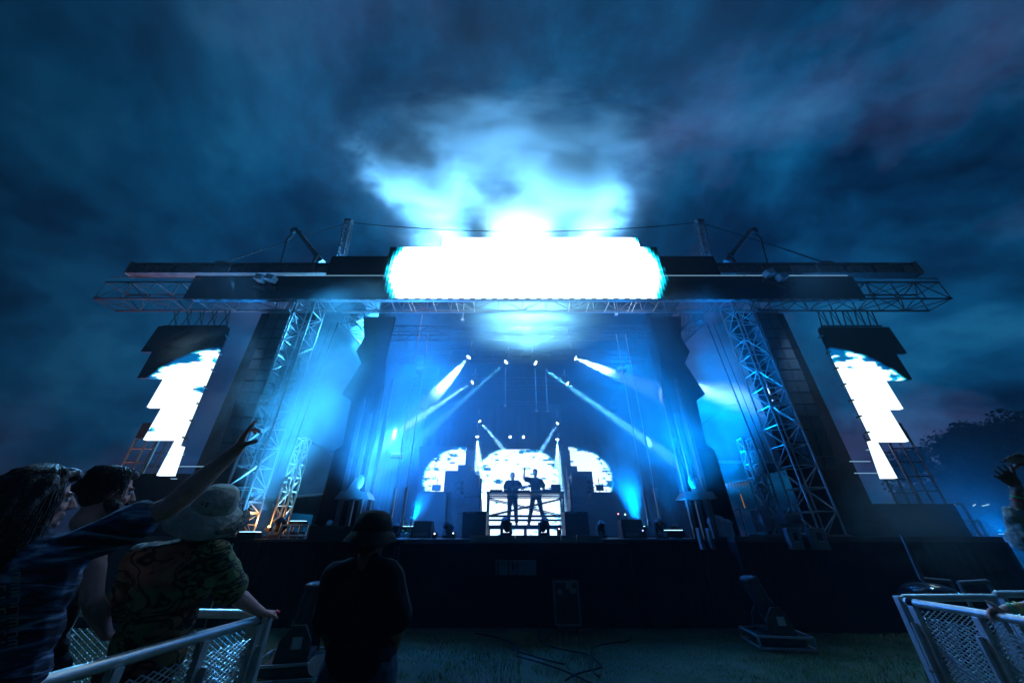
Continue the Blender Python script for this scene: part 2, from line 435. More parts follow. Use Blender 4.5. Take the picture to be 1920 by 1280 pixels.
# wings either side of the deck
for sgn, x0, x1, lab in ((-1, -9.6, -6.25, 'black draped side platform left of the stage, under the line array'), (1, 4.80, 10.6, 'black draped side platform under the lattice tower beside the trees')):
    r_ = empty('side_platform', ((x0 + x1) / 2, 8.8, 0)); tag(r_, lab, 'platform', 'side platforms of the stage')
    m = MB(); m.box((x0, 8.5 if sgn > 0 else 8.9, 1.46), (x1, 10.6, 1.60)); wp(m, 'deck', deckm, r_)
    wp(pleats(x0, x1, 8.46 if sgn > 0 else 8.86, 0, 1.5, 0.03, 0.22), 'skirt', drape, r_)
    if sgn > 0: wp(MB().box((4.78, 8.44, 0), (4.81, 9.6, 1.5)), 'skirt', drape, r_)
    m = pleats(0, 2.1, 0, 0, 1.5, 0.03, 0.22); M_ = Matrix.Translation((x1 if sgn > 0 else x0, 8.5, 0)) @ rotz(PI / 2)
    m.v = [tuple(M_ @ Vector(v)) for v in m.v]; wp(m, 'skirt', drape, r_)

# ------------------------------------------------------------------ roof, drapes
rf = empty('stage_roof', (CX, 9.0, 8.0)); tag(rf, 'dark fabric canopy over the stage behind the bright header screen', 'roof')
m = MB(); m.add([(CX-5.9, 9.0, 9.25), (CX+5.9, 9.0, 9.25), (CX+5.2, 17.4, 7.6), (CX-5.2, 17.4, 7.6), (CX-5.9, 9.0, 9.35), (CX+5.9, 9.0, 9.35), (CX+5.2, 17.4, 7.7), (CX-5.2, 17.4, 7.7)], [(0,1,2,3),(4,5,6,7),(0,1,5,4),(1,2,6,5),(2,3,7,6),(3,0,4,7)])
wp(m, 'canopy', drape, rf)
bk = tag(pleats(CX-5.2, CX+5.2, 17.3, 1.5, 7.65, 0.06, 0.4).build('backdrop_curtain', drape), 'black curtain across the back of the stage behind the rear screens', 'curtain')
for sx in (-1, 1):
    mb = MB(); vs = []; n = 70
    # side curtain with a stepped outer edge
    for i in range(n + 1):
        y = 9.5 + 7.7 * i / n
        o = 0.05 * math.sin(y * 14)
        vs += [(CX + sx * (4.75 + o), y, 1.55), (CX + sx * (4.75 + o), y, 9.2 - (y - 9) * .18)]
    mb.add(vs, [(2*i, 2*i+2, 2*i+3, 2*i+1) for i in range(n)], 0, True)
    tag(mb.build('side_curtain', drape), 'black side curtain along the %s side of the open stage' % ('left' if sx < 0 else 'right'), 'curtain', 'side curtains of the stage')
    prof = [(4.0, 1.55), (5.15, 1.55), (5.10, 3.6), (4.92, 3.75), (4.98, 5.0), (5.3, 5.2), (4.95, 6.2), (5.2, 6.6), (5.05, 7.1), (5.25, 7.9), (4.2, 7.9), (4.25, 6.5), (4.05, 5.0), (4.2, 3.8)]
    mb = MB(); mb.poly([(CX + sx * a_, 9.42, z_) for a_, z_ in prof], 0.10)
    tag(mb.build('portal_curtain', drape), 'ragged edged black portal drape hanging on the %s of the stage opening' % ('left' if sx < 0 else 'right'), 'curtain', 'portal drapes of the stage opening')

# roof trusses across the stage
for i, (y, z, lab) in enumerate(((9.9, 7.55, 'front cross truss of the stage roof carrying short bright rods'), (11.3, 7.35, 'second cross truss of the stage roof with two wide white beams'), (13.6, 7.25, 'third cross truss of the stage roof with two narrow beams'), (15.6, 6.9, 'rear cross truss of the stage roof above the back screens'))):
    truss('roof_truss', lab, 'truss', 'cross trusses under the stage roof', (CX - 4.6, y, z), (CX + 4.6, y, z), 0.36, 0.36, 18, m=blackmetal, rc=0.022, rl=0.010)
for sx in (-1, 1):
    truss('roof_side_truss', 'lattice truss running back along the %s edge of the stage roof' % ('left' if sx < 0 else 'right'), 'truss', 'side trusses of the stage roof',
          (CX + sx * 5.55, 9.2, 7.75), (CX + sx * 4.95, 12.6, 7.45), 0.5, 0.5, 8, m=blackmetal, rc=0.025, rl=0.012)
# drop poles hanging from the roof
m0 = [(823, 690, 740, 12.8), (948, 690, 760, 12.8), (1003, 690, 770, 12.8), (1023, 700, 770, 12.8), (792, 590, 632, 9.9), (870, 570, 600, 9.7), (1150, 560, 590, 9.7)]
for (px, y0, y1, Y) in m0:
    p = W(px, y0, Y); q = W(px, y1, Y); m = MB(); m.tube(p, (p.x, p.y, q.z), 0.018, 6)
    m.box((p.x-.05, p.y-.05, q.z-.03), (p.x+.05, p.y+.05, q.z+.03))
    tag(m.build('drop_pole', alu), 'thin bright pole hanging from the stage roof %s' % {823: 'left of the blue beam', 948: 'below the narrow teal beam', 1003: 'below the long thin beam', 1023: 'just right of the centre line', 792: 'under the left end of the lit screen', 870: 'under the lit screen, left of centre', 1150: 'under the lit screen, right of centre'}[px], 'pole', 'poles hanging under the stage roof')
# short diagonal rods under the header (lit edges of the front frame)
rods = [(612, 630, 560, 585), (735, 742, 568, 583), (765, 773, 566, 584), (772, 780, 566, 584), (812, 818, 566, 584), (855, 860, 566, 584), (888, 890, 566, 586), (1068, 1066, 566, 586), (1105, 1099, 566, 584), (1142, 1133, 566, 586), (1185, 1176, 566, 586), (1193, 1184, 566, 586), (1235, 1224, 566, 584), (1345, 1330, 562, 585)]
hf = empty('header_brace', (CX, 8.9, 7.6)); tag(hf, 'row of short slanted brace rods under the bright header screen', 'frame')
for (x0, x1, y0, y1) in rods:
    m = MB(); m.tube(W(x0, y0, 9.0), W(x1, y1, 9.0), 0.014, 6); wp(m, 'brace_rod', alu, hf)
m = MB(); m.tube(W(640, 586, 9.0), W(1325, 586, 9.0), 0.02, 6); wp(m, 'bottom_rail', steel, hf)

# ------------------------------------------------------------------ header: truss, beam, LED rows
hy = 8.5
ht = empty('header_truss', (CX, hy, 8.0)); tag(ht, 'long horizontal lattice truss across the stage front, ends sticking out past the screens', 'truss')
ch, la = truss_mb((-12.85, hy + .33, 8.27), (13.52, hy + .33, 8.27), 0.66, 0.64, 34, rc=0.034, rl=0.016)
[wp(c_, 'chord', mat('truss_warm_tint', (0.13, 0.085, 0.08), 0.5, 0.4, 0.2, 3), ht) for c_ in ch]; wp(la, 'lacing', MATS['truss_warm_tint'], ht)  # red tint stands in for warm light on the truss
m = MB()
m.tube(W(205, 519, 8.35), W(375, 522, 8.35), 0.022, 6); wp(m, 'outrigger_tube', steel, ht); m = MB(); m.tube(W(1620, 521, 8.35), W(1757, 522, 8.35), 0.022, 6)
wp(m, 'outrigger_tube', steel, ht)
hb = empty('header_beam', (CX, 8.9, 9.0)); tag(hb, 'long rusty red steel I beam along the top of the stage front', 'beam')
a = W(303, 512, 8.75); z0 = W(960, 513, 8.75).z; z1 = W(960, 494, 8.75).z
xl, xr = W(246, 500, 8.75).x, W(1718, 500, 8.75).x
m = MB(); m.box((xl, 8.80, z0 + .04), (xr, 8.84, z1 - .03)); m.box((xl, 8.70, z0), (xr, 8.95, z0 + .04)); m.box((xl, 8.70, z1 - .03), (xr, 8.95, z1))
for k in range(28):
    x = xl + .5 + k * (xr - xl - 1) / 27; m.box((x - .012, 8.72, z0 + .05), (x + .012, 8.798, z1 - .04))
wp(m, 'web', rustbeam, hb)
m = MB()
for k in range(34):
    x = xl + .3 + k * 0.5 if k < 17 else xr - .3 - (k - 17) * 0.5
    for zz_ in (z0 + .12, z1 - .1): m.ell((x, 8.79, zz_), (.018, .012, .018), seg=8)
wp(m, 'bolt', alu, hb)
m = MB()
for x in (xl, xr): m.box((x - .03, 8.68, z0 - .03), (x + .03, 8.97, z1 + .05))
wp(m, 'end_plate', rustbeam, hb)

lb = empty('header_screen', (CX, FY, 8.0)); tag(lb, 'wide stepped video screen over the stage, its middle glowing white', 'screen')
cxh = (W(722, 512, FY).x + W(1240, 512, FY).x) / 2; rxh = (W(1240, 512, FY).x - W(722, 512, FY).x) / 2
ledh = led_mat('header_picture', cxh, W(960, 512, FY).z, rxh, 3.0, 2.8, 0.0, 0.045, streak=True, open_bottom=False)
def row(x0, x1, y0, y1, name, Y=FY, th=0.14, m_=None):
    zb = W(960, y1, Y).z; zt = W(960, y0, Y).z
    xa = W(x0, y1, Y).x; xb = W(x1, y1, Y).x
    m = MB(); m.box((xa, Y, zb + .003), (xb, Y + th, zt - .003)); return wp(m, name, m_ or ledh, lb)
row(342, 1625, 517, 560, 'lower_row', 8.42, 0.12)
row(610, 1352, 480, 517, 'upper_row', 8.44, 0.12)
row(728, 1236, 463, 480, 'upper_row', 8.46, 0.12)
row(828, 1200, 445, 463, 'top_row', 8.48, 0.12)
strip = emit('cool_strip', (0.30, 0.62, 0.9), 0.7)
m = MB(); zt = W(960, 517, 8.42).z
for (x0, x1) in ((532, 568), (570, 722), (1242, 1395), (1397, 1432), (1470, 1590)):
    m.box((W(x0, 517, 8.4).x, 8.40, zt - .007), (W(x1, 517, 8.4).x, 8.415, zt + .007))
wp(m, 'glow_line', strip, lb)
m = MB(); zb = W(960, 560, 8.42).z
m.box((W(360, 560, 8.4).x, 8.40, zb - .05), (W(1610, 560, 8.4).x, 8.52, zb - .012)); wp(m, 'bottom_rail', alu, lb)
m = MB()
for k in range(60):
    x = W(365, 560, 8.4).x + k * .335; m.box((x, 8.37, zb - .07), (x + .14, 8.40, zb - .02))
wp(m, 'rail_clamp', steel, lb)

# ------------------------------------------------------------------ stepped wing screens
wingR = [(1538, 613), (1667, 613), (1701, 662), (1680, 662), (1711, 711), (1660, 711), (1694, 766), (1667, 766), (1704, 827), (1645, 827), (1683, 896), (1657, 896), (1632, 826), (1641, 824)]
wingL = [(427, 612), (297, 611), (263, 659), (285, 659), (257, 708), (307, 708), (275, 763), (303, 763), (268, 824), (328, 824), (293, 891), (322, 891), (341, 836), (332, 835)]
for pts, lab, cx_, sd in ((wingL, 'tall stepped side screen left of the stage, glowing white below a dark top', -8.15, 1.3), (wingR, 'tall stepped side screen right of the stage, glowing white beside the trees', 8.83, 4.1)):
    s0 = 1 if cx_ > 0 else -1
    r_ = empty('wing_screen', (W(pts[0][0], pts[0][1], FY).x, FY, 7.0)); tag(r_, lab, 'screen', 'stepped side screens')
    lm = led_mat('wing_picture', cx_, 4.55, 2.1, 1.77, 1.6, 0.55, 0.05, seed=sd)
    m = MB(); P3 = [W(x, y, FY) for x, y in pts]
    # thin horizontal slices keep each panel row its own face
    m.poly(P3, 0.10); wp(m, 'screen_panel', lm, r_)
    m = MB()
    for k in range(7):
        x, y = pts[0][0] + (pts[-1][0] - pts[0][0]) * (k + .5) / 7, pts[0][1] + (pts[-1][1] - pts[0][1]) * (k + .5) / 7
        p = W(x, y, FY); m = MB(); m.box((p.x - .05 - (0 if s0 > 0 else -.06), FY + .02, p.z - .02), (p.x + .05 - (.06 if s0 > 0 else 0), FY + .16, p.z + .02)); wp(m, 'panel_bracket', alu, r_)
    # frame tubes behind
    m = MB()
    for (x0, y0, x1, y1) in ((0, 0, 1, 1),):
        pa, pb = W(*pts[0], FY), W(*pts[-1], FY); m.tube(pa + Vector((s0*.1, .2, 0)), pb + Vector((s0*.1, .2, 0)), 0.03, 6)
        wp(m, 'rear_frame', steel, r_)
    # hanging straps up to the truss
    xs0, xs1 = (1540, 1655) if s0 > 0 else (425, 305)
    for k in range(5):
        xa = xs0 + (xs1 - xs0) * (k + .3) / 5; xt = xs0 + (xs1 - xs0) * (k + .3) / 5 - s0 * 14
        m = MB()
        b0 = W(xa + 8, 611, FY); b1 = W(xa - 6, 611, FY); tp = W(xt, 583, FY + .2); tp2 = W(xt + s0 * 9, 583, FY + .2)
        m.tube(tp, b1, .016, 5); m.tube(tp2, b0, .016, 5); m.tube(tp, b0, .01, 5); m.tube(b0, b1, .016, 5)
        wp(m, 'hanger', blackmetal, r_)
    m = MB(); m.tube(W(xs0, 611, FY + .05), W(xs1 - s0*2, 611, FY + .05), .03, 6); wp(m, 'top_bar', blackmetal, r_)
    if s0 > 0: ss = [(1594, 1632, 864.5), (1603, 1654, 886.5), (1625, 1637, 843)]
    else: ss = [(333, 385, 874), (335, 345, 852), (320, 331, 897)]
    m = MB()
    for (xa, xb, y) in ss:
        p = W(min(xa, xb), y, FY + .12); q = W(max(xa, xb), y, FY + .12); m.box((p.x, FY + .12, p.z - .008), (q.x, FY + .14, p.z + .008))
    wp(m, 'glow_line', strip, r_)  # glowing bars stand in for light leaking through the scrim gaps
    # scrim beside it
    xa, xb = (7.0, 8.75) if s0 > 0 else (mx(8.75), mx(7.0))
    m = pleats(xa, xb, 9.15, 1.6, 7.85, 0.02, 0.5); m.poly([(xa, 9.2, 1.6), (xb, 9.2, 1.6), (xb, 9.2, 7.85), (xa, 9.2, 7.85)], .02)
    tag(m.build('scrim_panel', drape), 'tall dark scrim hanging behind the line array by the %s side screen' % ('left' if s0 < 0 else 'right'), 'scrim', 'scrims behind the line arrays')
    xa, xb = (8.3, 10.9) if s0 > 0 else (mx(10.9), mx(8.3))
    m = pleats(xa, xb, 9.3, 0.0, 2.3 if s0 > 0 else 3.0, 0.02, 0.5)
    tag(m.build('lower_scrim', drape), 'dark scrim low behind the bottom of the %s side screen' % ('left' if s0 < 0 else 'right'), 'scrim', 'low scrims under the side screens')

# ------------------------------------------------------------------ line arrays
def line_array(x, side):
    r_ = empty('line_array', (x, 8.45, 7.55)); tag(r_, 'long curved hanging column of speakers on the %s of the stage' % side, 'speaker array', 'hanging line arrays')
    z = 7.35; y = 8.5; ang = R(2)
    m = MB(); m.box((-.34, -.1, 0), (.34, .4, .07)); m.tube((-.25, .1, .07), (-.25, .1, .45), .02); m.tube((.25, .1, .07), (.25, .1, .45), .02); m.build('fly_frame', steel, r_).location = (0, 0, -.16)
    for k in range(14):
        ang = R(1 + k * k * 0.10)
        M_ = TR((0, y - 8.45, z - 7.55), rx=ang)
        m = MB(); m.add([M_ @ Vector(p) for p in ((-.31, 0, -.15), (.31, 0, -.15), (.31, 0, .15), (-.31, 0, .15), (-.27, .42, -.11), (.27, .42, -.11), (.27, .42, .11), (-.27, .42, .11))], [(0,1,2,3),(7,6,5,4),(0,4,5,1),(3,2,6,7),(0,3,7,4),(1,5,6,2)])
        m.box((-.29, -.008, -.13), (-.04, -.002, .13), 1, M_); m.box((.04, -.008, -.13), (.29, -.002, .13), 1, M_)
        m.box((-.33, .04, -.03), (-.312, .10, .1), 2, M_); m.box((.312, .04, -.03), (.33, .10, .1), 2, M_)
        m.build('cabinet', [cabinet, grille, steel], r_)
        z -= .325 * math.cos(ang); y += .30 * math.sin(ang) * 0.55
    return r_
line_array(7.62, 'right'); line_array(mx(7.62), 'left')

# ------------------------------------------------------------------ lattice towers
def tower(x, lab, grp, y=8.8, wd=0.56, ztop=8.0, bays=13, z0=1.6, m_=None):
    r_ = empty('lattice_tower', (x, y, z0)); tag(r_, lab, 'tower', grp)
    ch, la = truss_mb((x, y, z0), (x, y, ztop), wd, wd, bays, up=(0, 1, 0), rc=0.026, rl=0.014)
    [wp(c_, 'chord', m_ or alu, r_) for c_ in ch]; wp(la, 'lacing', m_ or alu, r_)
    m = MB(); m.box((x - wd*.6, y - wd*.6, z0 + .0), (x + wd*.6, y + wd*.6, z0 + .04)); wp(m, 'base_plate', steel, r_)
    m = MB(); zc = z0 + (ztop - z0) * .46
    m.box((x - wd/2 - .02, y - wd/2 - .035, zc), (x - .02, y - wd/2 - .03, zc + .1)); m.box((x - wd/2 - .02, y - wd/2 - .035, zc + .16), (x - .02, y - wd/2 - .03, zc + .26)); wp(m, 'gusset_plate', alu, r_)
    return r_
tower(6.98, 'tall bright lattice tower rising to the header right of the stage opening', 'tall front lattice towers')
tower(mx(6.98), 'tall lattice tower in blue smoke left of the stage opening', 'tall front lattice towers')
tower(6.45, 'short narrow lattice mast beside the tall tower on the right', 'short lattice masts', 9.6, 0.26, 3.95, 7)
tower(6.78, 'second short lattice mast, in front of the dark tent', 'short lattice masts', 9.9, 0.26, 3.7, 7)
warmlit_alu = mat('orange_lit_alu', (0.62, 0.52, 0.40), 0.4, 0.8, 0.15, 8)  # warm light on the mast is put into the metal colour
tower(mx(6.45), 'short lattice mast tinted as if lit orange, above the left speaker row', 'short lattice masts', 9.6, 0.26, 3.95, 7, m_=warmlit_alu)
tower(mx(6.95), 'bright lattice stub standing just left of the tall left tower', 'short lattice masts', 8.85, 0.5, 2.3, 3)
scaf = mat('scaffold_tube', (0.33, 0.26, 0.2), 0.5, 0.6, 0.3, 5)
for x, lab in ((-10.75, 'brown scaffold ladder tower behind the left side screen'), (11.4, 'dim scaffold ladder tower behind the right side screen, by the trees')):
    r_ = empty('scaffold_tower', (x, 10.2, 0)); tag(r_, lab, 'scaffold', 'scaffold ladder towers')
    m = MB(); m2 = MB()
    for dx_ in (-.35, 0.0, .35):
        for dy_ in (0, .6): wp(MB().tube((x + dx_, 10.2 + dy_, 0), (x + dx_, 10.2 + dy_, 4.5 - abs(dx_) * .4), .028, 6), 'upright', scaf if x < 0 else blackmetal, r_)
    sm_ = scaf if x < 0 else blackmetal
    for k in range(11):
        for y_ in (10.2, 10.8): wp(MB().tube((x - .35, y_, .4 + k * .38), (x + .35, y_, .4 + k * .38), .02, 6), 'rung', sm_, r_)
    m = MB(); m.box((x - .3, 10.1, 4.1), (x + .25, 10.5, 4.55)); wp(m, 'motor_box', blackmetal, r_)

# ------------------------------------------------------------------ masts, booms and wires above the header
roofm = steel
for s0 in (-1, 1):
    side = 'left' if s0 < 0 else 'right'
    f = (lambda x: x) if s0 < 0 else pmx
    p0 = W(f(640), 482, 10.2); p1 = W(f(654), 417, 10.2)
    r_ = truss('roof_mast', 'small leaning lattice mast on the %s part of the roof' % side, 'mast', 'lattice masts on the roof', p0, p1, .24, .24, 8, up=(0, 1, 0), rc=.022, rl=.012, m=steel)
    m = MB(); m.box((p1.x - .16, p1.y - .12, p1.z - .04), (p1.x + .16, p1.y + .12, p1.z + .1)); wp(m, 'head_plate', steel, r_)
    # boom
    q0 = W(f(604), 492, 9.3); q1 = W(f(557), 431, 9.3); b_ = empty('roof_boom', q0); tag(b_, 'solid slanting steel boom with a pulley at its tip on the %s of the roof' % side, 'boom', 'pulley booms on the roof')
    m = MB(); m.tube(q0, q1, .13, 4, .09); wp(m, 'arm', steel, b_)
    m = MB(); m.ell(q1 + Vector((s0 * .08, -.05, -.08)), (.12, .08, .16)); m.tube(q1 + Vector((s0*.08, 0, -.2)), q1 + Vector((s0 * .22, 0, -.55)), .06, 6); m.tube(q1 + Vector((-.2, 0, -.05)), q1 + Vector((.25, 0, -.1)), .03, 6); wp(m, 'pulley', blackmetal, b_)
    m = MB(); qs = W(f(595), 478, 9.2); m.ell(qs, (.09, .08, .12)); m.tube(qs, W(f(586), 494, 9.2), .05, 6); m.tube(qs + Vector((-.15, 0, .08)), qs + Vector((.15, 0, .05)), .02, 6); wp(m, 'shackle', blackmetal, b_)
    m = MB(); m.tube(q1 + Vector((s0 * .22, 0, -.5)), W(f(525), 497, 9.0), .022, 6); wp(m, 'hoist_wire', cable, b_)
    # guy wire: mast top -> beam
    g0 = p1; g1 = W(f(500), 465, 9.4); g2 = W(f(415), 494, 9.0)
    gw = empty('guy_wire', g2); tag(gw, 'guy wire with a turnbuckle running down to the %s end of the steel beam' % side, 'wire', 'guy wires above the roof')
    m = MB(); m.tube(g0, g1, .018, 6); m.tube(g1, g2, .024, 6); wp(m, 'wire', cable, gw)
    m = MB()
    for k in range(7):
        c_ = g1.lerp(g2, .15 + k * .1); m.ell(c_, (.07 if k % 2 else .04, .04, .04), seg=8)
    m.ell(g2 + Vector((0, 0, .02)), (.28, .1, .07)); wp(m, 'turnbuckle', blackmetal, gw)
m = MB(); pa = W(654, 417, 10.2); pb = W(pmx(654), 417, 10.2); pts = []
for k in range(21):
    tt = k / 20; p = pa.lerp(pb, tt); p.z -= 1.0 * 4 * tt * (1 - tt) * .55; pts.append(p)
m.path(pts, .016, 5); tag(m.build('span_wire', cable), 'thin sagging wire strung between the two small roof masts', 'wire')
# flood lamps on the front of the beam
for px, py, s0 in ((488, 522, 1), (508, 522, 1), (1442, 512, -1), (1466, 519, -1)):
    p = W(px, py, 8.2); r_ = empty('flood_lamp', p); tag(r_, 'small box flood lamp clamped to the %s of the header, %s' % ('left' if s0 > 0 else 'right', 'the outer one' if px in (488, 1466) else 'the inner one'), 'flood lamp', 'flood lamps on the header')
    m = MB(); m.bbox((-.13, -.1, -.1), (.13, .12, .1), .02, M=Matrix.Rotation(.25 * s0, 4, 'Y')); m.build('housing', mat('light_grey_paint', (.45, .47, .5), .4), r_)
    m = MB(); m.box((-.10, -.112, -.07), (.10, -.104, .07), M=Matrix.Rotation(.25 * s0, 4, 'Y')); m.build('lens', mat('lamp_glass', (.5, .55, .6), .15), r_)
    if px in (508, 1442): lamp('lamp', 'SPOT', (s0 * .1, -.5, -.5), (.25, .55, 1), 700, r_, .1, target=(-s0 * .15, .62, -7), spot=34, blend=.8)
    else: lamp('lamp', 'SPOT', (0, -.4, -.2), (.14, .5, 1), 2600, r_, .2, target=(s0 * .25, -1, -1.1), spot=75, blend=1)
    m = MB(); m.tube((0, .08, 0), (0, .2, -.25), .03, 6); m.tube((-.2, .1, -.2), (.2, .15, -.3), .05, 6); m.build('bracket', blackmetal, r_)

# ------------------------------------------------------------------ hydraulic lift masts beside the opening
for s0 in (-1, 1):
    side = 'left' if s0 < 0 else 'right'
    r_ = empty('lift_mast', (CX + s0 * 4.15, 9.0, 1.55)); tag(r_, 'cluster of upright square steel posts with a collar plate, %s of the stage opening' % side, 'mast', 'lift masts beside the stage opening')
    for k, (dx_, dy_, z1_) in enumerate(((-.28, 0, 4.9), (-.04, .05, 4.5), (.2, 0, 5.2), (.3, .3, 5.6))):
        m = MB(); x = CX + s0 * 4.15 + dx_
        m.box((x - .045, 9.0 + dy_ - .045, 1.55), (x + .045, 9.0 + dy_ + .045, z1_)); wp(m, 'post', mat('dark_steel', (.12,.125,.14), .45, .5), r_)
    m = MB(); xm = CX + s0 * 4.15
    for zc in (3.75, 2.5):
        m = MB(); m.add([(xm - .42, 8.9, zc - .12), (xm + .4, 8.9, zc - .12), (xm + .4, 9.35, zc - .12), (xm - .42, 9.35, zc - .12), (xm - .3, 8.9, zc + .04), (xm + .32, 8.9, zc + .04), (xm + .32, 9.3, zc + .04), (xm - .3, 9.3, zc + .04)], [(0,3,2,1),(4,5,6,7),(0,1,5,4),(1,2,6,5),(2,3,7,6),(3,0,4,7)])
    m.add([(xm - .16, 8.88, 2.54), (xm + .16, 8.88, 2.54), (xm, 8.88, 2.85), (xm - .16, 8.94, 2.54), (xm + .16, 8.94, 2.54), (xm, 8.94, 2.85)], [(0,1,2),(3,5,4),(0,2,5,3),(1,4,5,2),(0,3,4,1)])
    wp(m, 'collar_plate', alu, r_)
    m = MB(); m.ell((xm - .15 * s0, 8.82, 2.75), (.09, .05, .16)); wp(m, 'cable_bag', mat('pale_cloth', (.45, .47, .5), .8), r_)
    # thin hoist lines
    for dx_, lab in ((-1.05, 'inner'), (-.75, 'outer')):
        m = MB(); x = CX + s0 * (4.15 + dx_); m.tube((x, 9.7, 1.9), (x, 9.7, 7.4), .014, 6); m.box((x - .03, 9.66, 2.0), (x + .03, 9.74, 2.7)); m.ell((x, 9.7, 1.9), (.05, .05, .09))
        tag(m.build('hoist_chain', alu), 'thin hoist chain hanging by the %s lift mast, the %s one' % (side, lab), 'chain', 'hoist chains in the stage opening')
    # slack cable in the open side bay
    for dx_, lab in ((5.95, 'beside the side truss'), (6.15, 'close to the tall tower')):
        m = MB(); m.tube((CX + s0 * dx_, 9.3, 7.6), (CX + s0 * (dx_ + .25), 9.3, 3.0), .02 if dx_ < 6 else .012, 6)
        tag(m.build('bay_cable', cable), 'dark cable hanging in the %s side bay, %s' % (side, lab), 'cable', 'cables in the side bays')

# ------------------------------------------------------------------ rear screens
cxs = 16.0
def rear(pts, name, lab, cx_, cz_, rx_, rz_, sd, ob=True):
    lm = led_mat('rear_picture', cx_, cz_, rx_, rz_, 1.7, 0.8, 0.06, seed=sd, open_bottom=ob, band=.62, nscale=2.6, off=.115, thr=.615)
    m = MB(); m.poly([W(x, y, cxs) for x, y in pts], .12); o = m.build(name, lm)
    return tag(o, lab, 'screen', 'rear video screens')
e0 = W(970, 930, cxs)
rear([(893, 842), (1047, 842), (1050, 1004), (888, 1004)], 'rear_screen', 'arched white cloud screen directly behind the two performers', W(970, 900, cxs).x, W(970, 885, cxs).z, (W(1047, 900, cxs).x - W(893, 900, cxs).x) / 2 * 1.03, (W(970, 843, cxs).z - W(970, 885, cxs).z) * 1.12, 2.2)
rear([(786, 836), (875, 836), (873, 1003), (786, 1003)], 'rear_screen', 'half round white cloud screen left of the performers', W(872, 900, cxs).x, W(872, 897, cxs).z, W(872, 900, cxs).x - W(789, 900, cxs).x, W(872, 837, cxs).z - W(872, 897, cxs).z, 6.1, False)
rear([(1066, 836), (1154, 836), (1154, 1003), (1066, 1003)], 'rear_screen', 'half round white cloud screen right of the performers', W(1068, 900, cxs).x, W(1068, 897, cxs).z, W(1151, 900, cxs).x - W(1068, 900, cxs).x, W(1068, 837, cxs).z - W(1068, 897, cxs).z, 9.4, False)
# risers that step up in front of the outer screens
for xs, lab in ((((786, 837, 921, 14.4), (835, 899, 882, 14.9), (859, 880, 871, 15.0), (874, 893, 843, 15.4)), 'left'), (((1108, 1160, 922, 14.4), (1070, 1110, 883, 14.9), (1062, 1082, 873, 15.0), (1050, 1068, 843, 15.4)), 'right')):
    for k, (x0, x1, y, Y) in enumerate(xs):
        p = W(x0, y, Y); q = W(x1, y, Y); m = MB(); m.bbox((p.x, Y, 1.55), (q.x, Y + .8 - k*.15, p.z), .015)
        tag(m.build('riser', mat('riser_black', (.03, .03, .035), .7, 0, .3, 3)), ('low wide dark riser in front of the %s rear screen', 'taller dark riser block nearer the performers on the %s', 'small dark box at mid height by the %s riser', 'narrow dark column beside the centre screen on the %s')[k] % lab, 'riser', 'dark risers before the rear screens')
    x0 = 810 if lab == 'left' else 1118
    p = W(x0, 908, 14.5); q = W(x0 + 15, 919, 14.5); zt = W(x0, 921, 14.4).z
    r_ = empty('monitor', ((p.x + q.x) / 2, 14.6, zt)); tag(r_, 'small square monitor on a pole on the low %s riser' % lab, 'monitor', 'small monitors on the risers')
    m = MB(); m.bbox((p.x, 14.55, q.z), (q.x, 14.62, p.z), .01); wp(m, 'display', plastic, r_)
    m = MB(); m.tube((r_.location.x, 14.64, zt), (r_.location.x, 14.64, p.z + .25), .015, 6); wp(m, 'pole', blackmetal, r_)
# ------------------------------------------------------------------ moving head lamps
lensw = emit('lamp_lens_lit', (0.8, 0.93, 1.0), 14)
lensd = mat('lamp_lens_dark', (0.12, 0.14, 0.18), 0.08)
def moving_head(loc, direction, label, lit=True, up=1, s=1.0, group='moving head lamps hung under the stage roof', color=None):
    """base plate at loc; up = 1 stands on it, -1 hangs from it"""
    r_ = empty('moving_head', loc); tag(r_, label, 'stage lamp', group)
    dv = Vector(direction).normalized()
    m = MB(); m.bbox((-.17*s, -.13*s, 0 if up > 0 else -.10*s), (.17*s, .13*s, .10*s if up > 0 else 0), .015); m.build('base', plastic, r_)
    hz_ = up * .36 * s
    # yoke turned so its arms sit either side of the head
    az = math.atan2(dv.y, dv.x) - PI / 2
    Mz = rotz(az)
    m = MB()
    for k in (-1, 1):
        lo, hi = sorted((up * .13 * s, up * .42 * s)); m.bbox((k*.155*s - .025*s, -.05*s, lo), (k*.155*s + .025*s, .05*s, hi), .012, M=Mz)
    lo, hi = sorted((up * .10 * s, up * .15 * s)); m.bbox((-.18*s, -.06*s, lo), (.18*s, .06*s, hi), .012, M=Mz); m.build('yoke', plastic, r_)
    c = Vector((0, 0, hz_))
    m = MB(); m.tube(c - dv * .19*s, c - dv * .06*s, .085*s, 14, .125*s); m.tube(c - dv * .06*s, c + dv * .17*s, .125*s, 14, .115*s); hd = m.build('head', plastic, r_)
    m = MB(); m.tube(c + dv * .165*s, c + dv * .185*s, .108*s, 16, .10*s); m.build('lens', (color or lensw) if lit else lensd, r_)
    return r_, Vector(loc) + c + dv * .2 * s
BEAMS = []
wht, tea, blu, lav = (0.62, 0.80, 1.0), (0.25, 0.75, 1.0), (0.35, 0.65, 1.0), (0.55, 0.6, 1.0)
